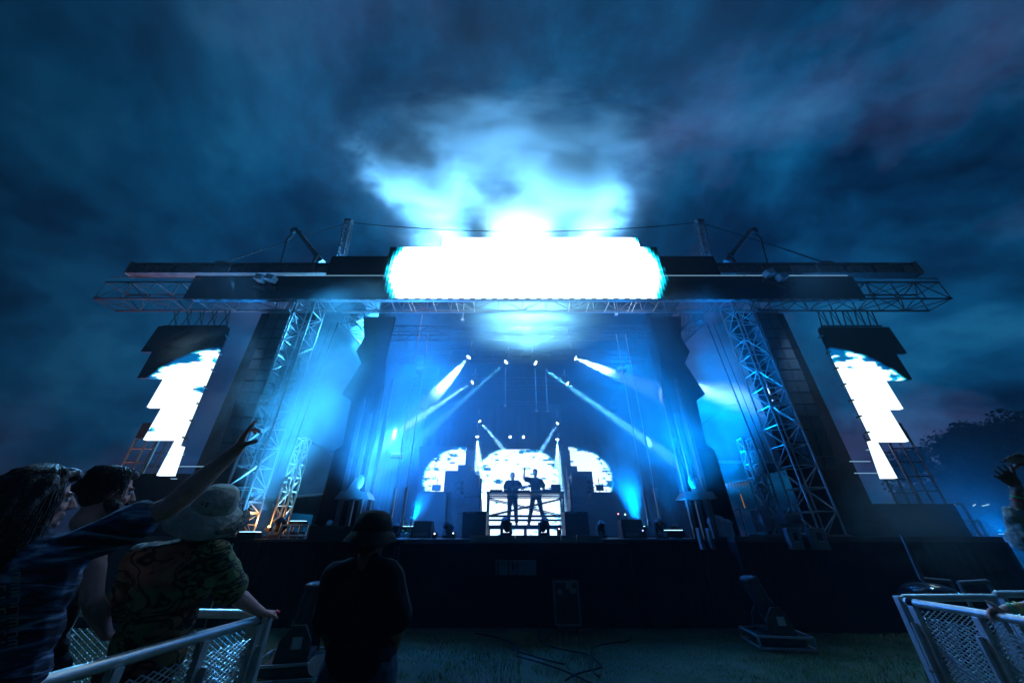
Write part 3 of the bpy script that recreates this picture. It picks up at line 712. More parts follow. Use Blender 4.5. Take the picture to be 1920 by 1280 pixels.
def roof_lamp(px, py, Y, qx, qy, QY, ang, pw, colr, label, blend=0.35, s=.8):
    p = W(px, py, Y); q = W(qx, qy, QY); dv = (q - p).normalized()
    base = p - dv * .2 * s + Vector((0, 0, .36 * s))
    r_, tip = moving_head(base, dv, label, up=-1, s=s)
    m = MB(); m.tube((0, 0, 0), (0, 0, .25), .02, 6); m.build('clamp', alu, r_)
    l = lamp('lamp', 'SPOT', tip - r_.location, colr, pw, r_, .05, spot=ang, blend=blend)
    l.rotation_euler = dv.to_track_quat('-Z', 'Y').to_euler()
    BEAMS.append(l)
BP = 1.0
roof_lamp(878, 670, 11.0, 806, 752, 10.9, 15, 34000*BP, wht, 'lamp throwing a broad white beam down left, high left under the roof')
roof_lamp(885, 717, 13.4, 752, 806, 12.9, 5.5, 240000*BP, wht, 'lamp throwing a long pale beam down left to the lift mast')
roof_lamp(948, 679, 11.4, 884, 736, 11.2, 4.5, 90000*BP, tea, 'lamp throwing a short teal beam left of the centre')
roof_lamp(1005, 681, 11.4, 1178, 802, 11.0, 4.5, 190000*BP, tea, 'lamp throwing a long thin beam down right from the centre')
roof_lamp(1080, 672, 11.0, 1150, 700, 10.9, 14, 34000*BP, wht, 'lamp throwing a short bright white beam to the right')
roof_lamp(1065, 719, 13.4, 1180, 803, 13.0, 4, 150000*BP, tea, 'lamp throwing a thin beam just below the long thin one')
roof_lamp(900, 790, 15.0, 948, 846, 14.8, 7, 110000*BP, wht, 'low rear lamp crossing its beam down right over the performers', s=.6)
roof_lamp(1045, 794, 15.0, 1014, 846, 14.8, 7, 110000*BP, blu, 'low rear lamp crossing its beam down left over the performers', s=.6)
roof_lamp(895, 819, 15.2, 899, 900, 15.0, 18, 90000*BP, wht, 'low rear lamp pouring a white cone straight down left of the performers', s=.7)
roof_lamp(1045, 824, 15.2, 1046, 900, 15.0, 15, 90000*BP, wht, 'low rear lamp pouring a white cone straight down right of the performers', s=.7)
for px, lab in ((957, 'left'), (981, 'right')):
    p = W(px, 818, 16.6); r_, tip = moving_head(p + Vector((0, .1, .2)), Vector((.15 if px > 970 else -.15, -1, -.25)), 'tiny bright lamp on the back curtain, %s one of a close pair' % lab, up=-1, s=.55)

for px, py, sx, lab in ((663, 603, -1, 'left'), (1311, 600, 1, 'right')):
    p = W(px, py, 9.9); moving_head(p + Vector((0, 0, .25)), Vector((-sx * .4, -.6, -.6)), 'unlit moving head hung on the %s side truss of the roof' % lab, lit=False, up=-1, s=.85)
# lamp towers of thin tubes that hold the two low lamps
for px, lab in ((895, 'left'), (1045, 'right')):
    p = W(px, 812, 15.3); m = MB(); m.tube((p.x, 15.35, 1.55), (p.x, 15.35, 6.8), .02, 6); tag(m.build('lamp_pole', blackmetal), 'thin black pole holding the low rear lamps on the %s' % lab, 'pole', 'poles behind the performers')

# ------------------------------------------------------------------ performers' table
Y0, Y1 = 12.5, 13.1
tl, tr_ = W(915, 921, Y0), W(1055, 921, Y0)
zt = tl.z; zf = 1.55; zp = 1.90
tb = empty('performance_table', ((tl.x + tr_.x) / 2, 12.8, zf)); tag(tb, 'long scaffold frame table carrying controllers in front of the two performers', 'table')
m = MB(); m.bbox((tl.x - .05, Y0 - .05, zt - .06), (tr_.x + .05, Y1, zt), .01); wp(m, 'table_top', plastic, tb)
m = MB(); m.box((tl.x + .08, Y0, zt - .22), (tr_.x - .08, Y0 + .04, zt - .12)); 
m2 = MB()
for y in (Y0, Y1):
    for x in (tl.x, tr_.x):
        mm_ = MB(); mm_.tube((x, y, zf), (x, y, zt - .06), .032, 8); wp(mm_, 'leg', blackmetal, tb)
    for zz_ in (zt - .14, zf + .62, zf + .5): m2.tube((tl.x, y, zz_), (tr_.x, y, zz_), .022, 6)
    m2.tube((tl.x, y, zt - .2), (tr_.x, y, zf + .62), .016, 6); m2.tube((tr_.x, y, zt - .2), (tl.x, y, zf + .62), .016, 6)
for x in (tl.x, tr_.x):
    for zz_ in (zt - .16, zf + .56, zf + .1): m2.tube((x, Y0, zz_), (x, Y1, zz_), .02, 6)
    m2.tube((x, Y0, zt - .16), (x, Y1, zf + .56), .014, 6); m2.tube((x, Y1, zt - .16), (x, Y0, zf + .1), .014, 6)
wp(m2, 'brace', blackmetal, tb)
# gear on the table
gx = tl.x + .06
def gear(x0, w_, h_, kind, lab, y=12.55, d_=.42):
    r_ = empty(kind, (x0 + w_ / 2, y + d_ / 2, zt)); tag(r_, lab, 'audio gear', 'decks and mixers on the table')
    m = MB(); m.bbox((-w_/2, -d_/2, 0), (w_/2, d_/2, h_ * .6), .008); m.build('case', plastic, r_)
    m = MB(); rnd = random.Random(int(x0 * 100))
    for _ in range(9):
        kx, ky = rnd.uniform(-w_*.42, w_*.42), rnd.uniform(-d_*.4, d_*.4); m.tube((kx, ky, h_*.6), (kx, ky, h_*.6 + rnd.uniform(.015, .04)), .012, 8)
    m.build('knob', alu, r_)
    return r_
gear(gx, .42, .10, 'media_player', 'flat deck at the left end of the performers table')
gear(gx + .47, .40, .08, 'mixer', 'flat mixer beside the left deck on the table')
gear(gx + .92, .44, .07, 'media_player', 'flat deck between the two performers on the table')
gear(gx + 1.42, .34, .07, 'mixer', 'small mixer before the performer with the raised arm')
gear(gx + 1.80, .34, .12, 'media_player', 'flat deck just left of the box on the table')
x = tr_.x - .36
m = MB(); m.bbox((x, 12.6, zt + .01), (x + .32, 12.9, zt + .24), .015); m.box((x - .1, 12.7, zt + .12), (x, 12.75, zt + .14)); m.box((x + .32, 12.7, zt + .10), (x + .95, 12.72, zt + .12)); tag(m.build('control_box', plastic), 'tall dark box on the right end of the performers table', 'box')
m = MB(); m.tube((x - .55, 12.75, zt + .04), (x - .55, 12.75, zt + .16), .03, 8, .022); tag(m.build('bottle', plastic), 'small dark bottle standing on the performers table', 'bottle')
# performers' riser
pr_ = empty('performance_riser', (CX, 13.4, 1.55)); tag(pr_, 'thin riser slab on short feet that the performers stand on', 'riser')
m = MB(); m.bbox((tl.x - .25, 12.35, 1.80), (tr_.x + .25, 14.2, 1.90), .01); wp(m, 'platform', mat('riser_black', (.03, .03, .035)), pr_)
for x in (tl.x, (tl.x + tr_.x) / 2, tr_.x):
    for y in (12.6, 14.0):
        m = MB(); m.tube((x, y, 1.55), (x, y, 1.80), .03, 6); wp(m, 'foot', steel, pr_)

# ------------------------------------------------------------------ side fill stacks beside the table
for s0 in (-1, 1):
    f = (lambda x: x) if s0 < 0 else (lambda x: 1970 - x)
    side = 'left' if s0 < 0 else 'right'
    Y = 12.2
    r_ = empty('side_fill', (W(f(878), 990, Y).x, Y + .4, 1.55)); tag(r_, 'stack of dark side speakers with a sloped top box, %s of the table' % side, 'speaker', 'side speaker stacks on the stage')
    A_ = [W(f(869), 893, Y), W(f(898), 889, Y), W(f(900), 930, Y), W(f(869), 931, Y)]
    m = MB(); m.poly(A_, .7); wp(m, 'top_cabinet', cabinet, r_)
    A_ = [W(f(857), 932, Y - .1), W(f(900), 932, Y - .1), W(f(901), 962, Y - .1), W(f(856), 962, Y - .1)]
    m = MB(); m.poly(A_, .8); wp(m, 'low_cabinet', cabinet, r_)
    pa, pb = W(f(856), 962.6, Y - .1), W(f(902), 962.6, Y - .1)
    m = MB(); m.bbox((min(pa.x, pb.x), Y - .1, 1.55), (max(pa.x, pb.x), Y + .7, pa.z), .01); wp(m, 'low_cabinet', cabinet, r_)
    m = MB()
    for yy in (903, 913, 922):
        p = W(f(867), yy, Y); m.bbox((p.x - .09, Y + .05, p.z - .05), (p.x + .09, Y + .3, p.z + .05), .015)
    wp(m, 'driver_horn', plastic, r_)
    m = MB()
    for yy in (905, 918):
        p = W(f(864), yy, Y); pts = [p + Vector((s0 * .2 * math.sin(PI * k / 8), .1, -.3 * k / 8 + .1)) for k in range(9)]; m.path(pts, .01, 5)
    wp(m, 'cable_loop', cable, r_)
    p = W(f(902), 896, 12.0); m = MB(); m.box((p.x - .03, 12.0, 1.9), (p.x + .03, 12.06, p.z)); 
    m.box((p.x - .06 , 11.95, 1.55), (p.x + .06, 12.1, 1.92)); tag(m.build('light_bar', blackmetal), 'thin upright dark bar between the table and the %s speaker stack' % side, 'light bar', 'upright bars beside the table')
    # wedge boxes / cases at the stage front
    p, q = W(f(912), 960, 10.2), W(f(868), 960, 10.2)
    m = MB(); m.bbox((min(p.x, q.x), 10.2, 1.55), (max(p.x, q.x), 10.8, p.z + .02), .015); m.box((min(p.x, q.x) + .08, 10.18, p.z - .02), (max(p.x, q.x) - .3, 10.195, p.z), 1)
    tag(m.build('equipment_case', [plastic, steel]), 'low dark equipment case in front of the %s speaker stack' % side, 'case', 'equipment cases on the stage front')
    p, q = W(f(898), 963, 11.0), W(f(915), 963, 11.0)
    m = MB(); m.bbox((min(p.x, q.x), 11, 1.55), (max(p.x, q.x), 11.4, W(0, 958, 11.0).z), .015); tag(m.build('dimmer_box', plastic), 'small dark box tucked by the %s end of the table' % side, 'box', 'small boxes by the table ends')
# smoke machines / wedges
for (x0, x1, y0, Y, lab) in ((775, 808, 976, 9.4, 'dark boxy smoke machine left of centre on the stage edge'), (1167, 1205, 973, 9.4, 'dark boxy smoke machine pouring smoke on the right of the stage edge')):
    p, q = W(x0, y0, Y), W(x1, y0, Y); r_ = empty('smoke_machine', ((p.x + q.x) / 2, Y + .2, 1.55)); tag(r_, lab, 'smoke machine', 'smoke machines on the stage edge')
    m = MB(); m.add([(p.x - .03, Y, 1.56), (q.x + .03, Y, 1.56), (q.x, Y + .12, p.z), (p.x, Y + .12, p.z), (p.x - .03, Y + .5, 1.56), (q.x + .03, Y + .5, 1.56), (q.x, Y + .42, p.z), (p.x, Y + .42, p.z)], [(0,1,2,3),(7,6,5,4),(0,4,5,1),(3,2,6,7),(0,3,7,4),(1,5,6,2)]); wp(m, 'housing', plastic, r_)
    m = MB(); m.box((p.x + .04, Y - .012, 1.60), (q.x - .04, Y - .004, 1.68)); wp(m, 'front_panel', steel, r_)
    m = MB(); m.tube((q.x + .05, Y, 1.56), (q.x + .05, Y, p.z + .05), .014, 6); m.tube((p.x - .05, Y, 1.56), (p.x - .05, Y, p.z + .05), .014, 6); wp(m, 'guard', steel, r_)
# moving heads standing on the stage front
for px, Y, s_, dr, lab in ((949, 9.3, .80, (-.3, -.5, .9), 'dark moving head before the left performer'), (1020, 9.3, .80, (.3, -.5, .9), 'dark moving head before the right performer'), (840, 9.5, .7, (-.9, -.4, .35), 'dark moving head between the smoke machine and left speaker stack'), (1127, 9.5, .7, (.4, -.5, .7), 'dark moving head right of the right speaker stack'),
                           (1240, 9.3, .75, (-.5, -.3, .8), 'bright rimmed moving head near the right lift mast'), (1268, 9.2, .6, (.2, -.8, .5), 'small moving head at the foot of the right lift mast'), (521, 9.2, .85, (-.4, -.5, .7), 'blue lit moving head beside the orange lit lattice mast'), (616, 9.4, .7, (.1, -.7, .6), 'round headed lamp beside the left lift mast'), (742, 9.6, .6, (.3, -.6, .8), 'small moving head at the foot of the left hoist chains')):
    c = W(px, 1000, Y); moving_head(Vector((c.x, Y, 1.56 if -600 < px else 1.6)), dr, lab, lit=False, s=s_, group='moving head lamps standing on the stage front')
# stand with mic-like clamp
p = W(840, 924, 12.0); m = MB(); m.tube((p.x, 12, 1.55), (p.x, 12, p.z), .014, 6); m.tube((p.x - .12, 12, p.z), (p.x + .12, 12, p.z + .03), .02, 6); m.tube((p.x - .2, 12.0, 1.56), (p.x + .2, 12, 1.56), .02, 6)
tag(m.build('microphone_stand', blackmetal), 'thin stand with a short crossbar left of the speaker stack', 'stand')
# loose bits on the stage edge with tiny lit points
for k, (px, py, Y, c_, lab) in enumerate(((815, 1000, 8.95, (1, .85, .9), 'pinkish'), (850, 999, 8.95, (.5, .8, 1), 'pale blue'), (1205, 994, 9.3, (.3, .3, 1), 'violet'), (1159, 963, 11, (1, .25, .3), 'red'), (1172, 964, 11, (.5, .9, 1), 'cyan'), (1048, 991, 9.6, (1, .5, .6), 'rose'))):
    p = W(px, py, Y); r_ = empty('indicator_light', p); tag(r_, 'tiny %s indicator light among the gear on the stage' % lab, 'indicator light', 'indicator lights on the stage')
    zb = 1.56 - p.z
    m = MB(); m.bbox((-.05, 0, min(zb, -.04)), (.05, .08, .03), .006); m.build('box', plastic, r_)
    m = MB(); m.ell((0, -.012, 0), .014 if Y < 10 else .018, seg=8); m.build('diode', emit('diode_' + lab.replace(' ', '_'), c_, 6), r_)
# small frames left of the lift mast
r_ = empty('equipment_rack', W(552, 1003, 9.1)); tag(r_, 'low open metal rack glinting blue beside the left moving head', 'rack')
m = MB(); pa = W(530, 984, 9.1); pb = W(580, 985, 9.1)
for y in (9.1, 9.6):
    for zz_ in (1.62, pa.z): m.tube((pa.x, y, zz_), (pb.x, y, zz_), .018, 6)
    for k in range(4): x = pa.x + (pb.x - pa.x) * k / 3; m.tube((x, y, 1.55), (x, y, pa.z), .018, 6)
for k in (0, 3): x = pa.x + (pb.x - pa.x) * k / 3; m.tube((x, 9.1, pa.z), (x, 9.6, pa.z), .018, 6)
wp(m, 'frame', alu, r_)
m = MB(); m.bbox((pa.x + .05, 9.15, 1.56), (pb.x - .3, 9.55, 1.7), .01); wp(m, 'shelf_box', steel, r_)
# black boxes on the front left corner (behind the man in the hat)
for (x0, x1, y0, lab) in ((588, 668, 985, 'wide black box on the stage edge left of the guard in the hat'), (668, 735, 1001, 'low black box partly behind the guard in the hat')):
    p, q = W(x0, y0, 8.75), W(x1, y0, 8.75); m = MB(); m.bbox((p.x, 8.6, 1.5), (q.x, 9.05, p.z), .02); tag(m.build('stage_box', plastic), lab, 'box', 'black boxes on the stage edge')
# pale speaker boxes with handle slots on the right platform
sp = mat('pale_speaker', (.16, .18, .22), .5, 0, .15, 9)
for (x0, x1, lab, grp) in ((1473, 1512, 'pale speaker box with a handle slot, left one below the lattice tower', 1), (1515, 1560, 'pale speaker box with a handle slot, right one below the lattice tower', 1), (1308, 1324, 'narrow pale speaker box, left one below the right lift mast', 2), (1327, 1343, 'narrow pale speaker box, right one below the right lift mast', 2)):
    Y = 8.3; p, q = W(x0, 989, Y), W(x1, 1030, Y); r_ = empty('front_fill', ((p.x + q.x) / 2, Y, q.z)); tag(r_, lab, 'speaker', 'pale front fill speakers')
    m = MB(); m.bbox((p.x, Y, q.z), (q.x, Y + .12, p.z), .02); wp(m, 'cabinet', sp, r_)
    m = MB(); w3 = (q.x - p.x); 
    if grp == 1: m.bbox((p.x + w3 * .38, Y - .012, q.z + (p.z - q.z) * .42), (p.x + w3 * .68, Y - .002, q.z + (p.z - q.z) * .78), .02); m.box((p.x + w3 * .36, Y - .02, q.z + (p.z - q.z) * .34), (p.x + w3 * .7, Y - .002, q.z + (p.z - q.z) * .38), 1)
    else: m.bbox((p.x + w3 * .3, Y - .012, q.z + .08), (p.x + w3 * .7, Y - .002, q.z + .2), .02)
    wp(m, 'handle', [plastic, alu], r_)
# clutter at the foot of the right lattice masts
rr = empty('equipment_table', W(1465, 990, 9.0)); tag(rr, 'cluttered shelf with shiny lamps at the foot of the right lattice masts', 'equipment')
m = MB()
for px, py, w_, h_ in ((1438, 975, .22, .45), (1460, 985, .16, .35), (1487, 968, .36, .3), (1498, 985, .3, .28)):
    p = W(px, py, 8.9); m.bbox((p.x - w_/2, 8.9, p.z - h_/2), (p.x + w_/2, 9.25, p.z + h_/2), .02, M=None)
wp(m, 'lamp_box', mat('blue_grey_box', (.2, .23, .3), .35, .2, .2, 8), rr)
m = MB()
for px, py in ((1480, 965), (1494, 962), (1455, 1003), (1502, 1003)):
    p = W(px, py, 8.82); m.box((p.x - .08, 8.82, p.z - .02), (p.x + .08, 8.86, p.z + .035)); m.tube((p.x - .06, 8.82, p.z), (p.x + .05, 8.82, p.z + .14), .014, 6)
wp(m, 'bracket', alu, rr)
m = MB(); m.box((W(1425, 990, 8.9).x, 8.75, 1.60), (W(1510, 990, 8.9).x, 9.4, 1.64)); wp(m, 'shelf', steel, rr)
# rails on the stage right side
for pts, lab, Y in (([(1351, 960), (1386, 953), (1390, 966)], 'thin pale handrail behind the pale round bundle', 10.2), ([(1425, 954), (1385+22, 957)], 'short pale handrail by the lattice mast', 10.6)):
    m = MB(); P_ = [W(x, y, Y) for x, y in pts]
    for a_, b_ in zip(P_, P_[1:]): m.tube(a_, b_, .025, 6)
    for a_ in P_: m.tube(a_, (a_.x, a_.y, 1.6), .02, 6)
    tag(m.build('handrail', alu), lab, 'handrail', 'handrails at stage right')
p = W(1348, 975, 9.2); m = MB()
for k in range(5): m.ell(p + Vector((-.16 + .08 * k, .03 * (k % 2), .05 * math.sin(k * 1.3) - .03)), (.13, .12, .11), seg=12)
m.box((p.x - .2, 9.05, 1.55), (p.x + .2, 9.35, p.z - .05)); tag(m.build('cloth_bundle', mat('pale_cloth', (.45, .47, .5))), 'pale crumpled cloth bundle near the right lift mast', 'bundle')

# ------------------------------------------------------------------ tents behind
tentm = mat('tent_fabric', (.06, .07, .10), .8, 0, .3, 1.2, .4, 3)
for s0, lab in ((1, 'dark gabled marquee seen between the right lift mast and the lattice tower'), (-1, 'dark gabled marquee in smoke behind the left lift mast')):
    xa, xr_, xb = (7.1, 9.5, 12.0) if s0 > 0 else (mx(12.0), mx(9.5), mx(7.1))
    z_ = (5.1, 6.5, 5.1) if s0 > 0 else (3.6, 5.2, 4.0)
    r_ = empty('marquee', (xr_, 16, 0)); tag(r_, lab, 'tent', 'marquees beside the stage')
    m = MB(); m.add([(xa, 14, z_[0]), (xr_, 14, z_[1]), (xb, 14, z_[2]), (xa, 22, z_[0]), (xr_, 22, z_[1]), (xb, 22, z_[2]), (xa, 14, z_[0]-1), (xb, 14, z_[2]-1), (xa, 22, z_[0]-1), (xb, 22, z_[2]-1)], [(0,1,4,3),(1,2,5,4),(0,3,8,6),(2,7,9,5),(0,6,7,2,1),(3,4,5,9,8)]); wp(m, 'canopy', tentm, r_)
    m = MB(); m.tube((xa, 13.95, z_[0] - 1), (xb, 13.95, z_[2] - 1), .05, 6)
    for x in (xa, xr_, xb):
        for y in (14, 22): m.tube((x, y, 0), (x, y, z_[0] - 1), .05, 6)
    wp(m, 'pole', steel, r_)
    m = MB(); m.box((xa + .1, 21.6, 0), (xb - .1, 21.7, z_[0] - 1)); wp(m, 'back_wall', tentm, r_)
if True:
    r_ = empty('festoon_lights', W(1370, 905, 13.0)); tag(r_, 'dim string of small warm bulbs hanging under the dark marquee', 'string lights')
    wm = MB(); bm_ = MB(); pts = []
    for k in range(15):
        x = 1335 + 82 * k / 14; y = 903 + 4 * math.sin(k / 14 * PI) - (6 if k > 11 else 0) - k * .3; p = W(x, y, 13.4); pts.append(p); bm_.tube(p, p - Vector((0, 0, .16)), .018, 6, .008)
    wm.path(pts, .01, 5); wp(wm, 'wire', cable, r_); wp(bm_, 'bulb', emit('dim_warm_bulb', (1, .5, .1), .12), r_)
    m = MB(); m.tube(W(1388, 925, 12), W(1397, 952, 12), .012, 6); tag(m.build('light_tube', emit('dim_orange_tube', (1, .45, .1), .35)), 'thin slanting orange light tube under the marquee', 'light tube')

# ------------------------------------------------------------------ barricades beyond the right platform and far rails
def open_frame(pts, Y, lab, r=.03, name='barricade', rails=0):
    m = MB(); P_ = [W(x, y, Y) for x, y in pts]
    for a_, b_ in zip(P_, P_[1:]): m.tube(a_, b_, r, 6)
    for a_ in (P_[0], P_[-1]): m.tube(a_, (a_.x, a_.y, 0), r, 6)
    return tag(m.build(name, steel), lab, 'barrier', 'far barrier rails on the right')
open_frame([(1742, 949), (1803, 944), (1822, 975)], 9.5, 'far barrier rail with a bright top edge, right of the side screen')
open_frame([(1560, 992), (1690, 986), (1835, 976)], 9.8, 'long thin far rail running to the right past the side screen')
open_frame([(1690, 1002), (1726, 1084), (1782, 1089)], 7.6, 'slanting barrier rail between the right platform and the near barrier')
open_frame([(1798, 1092), (1850, 1089), (1866, 1112)], 6.0, 'thin barrier rail just behind the near right barrier')
strip2 = emit('cool_strip2', (0.4, 0.8, 1.0), 1.0)
r_ = empty('work_light', W(1768, 946, 9.4)); tag(r_, 'row of short bright strip lights on the far right rail', 'light')
m = MB()
for (xa, xb) in ((1746, 1762), (1764, 1778), (1782, 1790), (1824, 1829), (1842, 1854)):
    p, q = W(xa, 948, 9.4), W(xb, 945, 9.4); wp(MB().tube(p, q, .012, 5), 'tube', strip2, r_)
# car-like curved hood seen past the near barrier
p = W(1745, 1096, 6.6); m = MB(); m.ell(p + Vector((.12, .2, -.10)), (.30, .35, .12), seg=20); m.bbox((p.x - .12, p.y, 0), (p.x + .42, p.y + .5, p.z - .10), .05)
tag(m.build('road_case', mat('glossy_black', (.02, .02, .025), .12)), 'glossy dark domed case just behind the near right barrier', 'case')

# ------------------------------------------------------------------ big searchlights on the grass
def searchlight(c, lean, s, lab):
    r_ = empty('searchlight', c); tag(r_, lab, 'searchlight', 'big searchlights standing on the grass')
    m = MB(); fr = []
    w_, d_, h_ = .42 * s, .36 * s, .17 * s
    for zz_ in (.02, h_):
        P_ = [(-w_, -d_, zz_), (w_, -d_, zz_), (w_, d_, zz_), (-w_, d_, zz_)]
        for i in range(4): m.tube(P_[i], P_[(i+1) % 4], .02 * s, 4)
    for x_, y_ in ((-w_, -d_), (w_, -d_), (w_, d_), (-w_, d_)): m.tube((x_, y_, .02), (x_, y_, h_), .02 * s, 4)
    m.build('frame', mat('painted_blue_grey', (.32, .38, .42), .45, .3, .2, 8), r_)
    m = MB(); m.bbox((-.34*s, -.28*s, .04), (.34*s, .28*s, h_ - .02), .02); m.build('base', plastic, r_)
    m = MB()
    for k in (-1, 1):
        A_ = [(-.2*s, k*.24*s, h_), (.22*s, k*.24*s, h_), (.2*s, k*.24*s, h_ + .22*s), (.1*s, k*.24*s, h_ + .38*s), (-.06*s, k*.24*s, h_ + .38*s), (-.18*s, k*.24*s, h_ + .22*s)]
        m.poly(A_, .05 * s, (0, k, 0))
    m.bbox((-.2*s, -.25*s, h_), (.2*s, .25*s, h_ + .06*s), .02); m.build('yoke', plastic, r_)
    m = MB(); m.box((-.02*s, -.30*s - .004, h_ + .14*s), (.1*s, -.292*s, h_ + .26*s)); m.build('label_plate', mat('label_plate', (.45, .5, .52), .5), r_)
    dv = Vector((lean, 0, 1)).normalized(); cc = Vector((0, 0, h_ + .30*s))
    m = MB(); m.tube(cc - dv*.12*s, cc + dv*.1*s, .14*s, 20, .17*s); m.tube(cc + dv*.1*s, cc + dv*.46*s, .155*s, 20, .145*s); m.tube(cc + dv*.46*s, cc + dv*.50*s, .165*s, 20, .165*s)
    m.build('head', mat('glossy_black', (.02, .02, .025)), r_)
    m = MB(); m.ell(cc + dv*.49*s, (.155*s, .155*s, .06*s)); m.build('lens', lensd, r_)
    return r_
g = G(1458, 1208); searchlight(g, -.35, 1.0, 'big black searchlight on a metal frame on the grass, right of the pit').rotation_euler = (0, 0, R(-8))
g = G(548, 1262); searchlight(g, .10, 1.02, 'big black searchlight on a metal frame beside the guard in the hat').rotation_euler = (0, 0, R(12))
p = D(594, 1246, 4.3); m = MB(); m.tube(p, p + Vector((.02, -.03, .01)), .1, 24); m.tube(p + Vector((0,0,-.08)), (p.x, p.y, 0), .02, 6); tag(m.build('paddle_sign', mat('pale_disc', (.42, .45, .47), .6)), 'round pale paddle standing beside the left searchlight', 'paddle')

# ------------------------------------------------------------------ cases in the pit front
r_ = empty('flight_case', W(1062, 1150, 8.45)); r_.location.z = 0; tag(r_, 'upright flight case with metal edges against the stage skirt', 'flight case')
p, q = W(1038, 1088, 8.4), W(1087, 1147, 8.4)
m = MB(); m.bbox((p.x, 8.4, .12), (q.x, 8.8, p.z), .02); wp(m, 'body', plastic, r_)
m = MB(); e_ = .018
for x in (p.x, q.x): m.box((x - e_, 8.385, .12), (x + e_, 8.41, p.z))
for z in (.13, p.z - .01): m.box((p.x, 8.383, z - e_), (q.x, 8.412, z + e_))
m.box((q.x - .17, 8.382, .62), (q.x - .04, 8.398, .70)); m.box((p.x + .07, 8.382, .60), (p.x + .16, 8.398, .69)); m.box((p.x + .24, 8.385, .70), (p.x + .36, 8.398, .80)); wp(m, 'edge_trim', steel, r_)
for x in (p.x + .08, q.x - .08):
    for y in (8.47, 8.73):
        m = MB(); m.tube((x - .02, y, .06), (x + .02, y, .06), .06, 12); m.tube((x, y, .06), (x, y, .13), .015, 6); wp(m, 'wheel', plastic, r_)
p, q = W(929, 1050, 8.7), W(1006, 1078, 8.7)
r_ = empty('connector_panel', ((p.x + q.x) / 2, 8.7, q.z)); tag(r_, 'pale blue panel with a dark socket set in the stage skirt', 'panel')
m = MB(); m.bbox((p.x, 8.7, q.z), (q.x, 8.84, p.z), .01); wp(m, 'plate', mat('panel_blue', (.10, .15, .2), .5, .1, .4, 6), r_)
m = MB(); w3 = q.x - p.x; m.bbox((p.x + w3*.40, 8.688, q.z + .1), (p.x + w3*.46, 8.698, q.z + .24), .01); m.box((p.x + w3*.30, 8.69, q.z + .01), (p.x + w3*.345, 8.698, p.z - .01)); m.box((p.x + w3*.05, 8.69, q.z + .01), (p.x + w3*.09, 8.698, p.z - .01)); m.box((p.x + w3*.53, 8.69, q.z + .01), (p.x + w3*.545, 8.698, p.z - .01)); wp(m, 'socket', plastic, r_)

# ------------------------------------------------------------------ cables on the grass
rnd = random.Random(4)
for k, (x0, y0, x1, y1, lab) in enumerate(((890, 1186, 1110, 1276, 'black cable curving over the grass toward the right of the pit'), (940, 1200, 1060, 1246, 'black cable looping over the grass before the middle of the stage'), (1180, 1190, 1062, 1279, 'black cable running back from the right of the grass'), (1010, 1182, 1120, 1262, 'thin black cable between the other cables on the grass'))):
    A_, B_ = G(x0, y0, .015), G(x1, y1, .015); pts = []
    for i in range(25):
        t_ = i / 24; p = A_.lerp(B_, t_); p.x += .28 * math.sin(t_ * 7 + k) * math.sin(PI * t_); p.y += .12 * math.sin(t_ * 11 + k * 2); pts.append(p)
    m = MB(); m.path(pts, .011, 6); tag(m.build('ground_cable', cable), lab, 'cable', 'cables lying on the grass')
# plants at the stage edge
leafm = mat('bright_leaf', (.16, .34, .08), .6, 0, .3, 9)
for px, py, Y, kind in ((758, 1000, 8.7, 0), (763, 985, 8.75, 1)):
    b0 = W(px, 1016, Y); b0.z = 1.5; r_ = empty('plant', b0); tag(r_, ('small broad leaved plant at the stage edge beside the hat', 'thin tall sprig standing at the stage edge')[kind], 'plant', 'small plants at the stage edge')
    m = MB(); top = W(px, py - (12 if kind else 6), Y) - b0; m.path([(0, 0, 0), (top.x * .4 + .02, 0, top.z * .5), top], .008, 5); m.build('stem', leafm, r_)
    m = MB()
    for k in range(7 if kind else 5):
        c_ = top * (1 - k * .1); a_ = k * 2.4; ln = .05 if kind else .1; d_ = Vector((math.cos(a_), math.sin(a_), .4)) * ln; s_ = Vector((-math.sin(a_), math.cos(a_), 0)) * ln * .35
        m.add([c_, c_ + d_ * .5 + s_, c_ + d_, c_ + d_ * .5 - s_], [(0, 1, 2, 3)])
    m.build('leaf', leafm, r_)

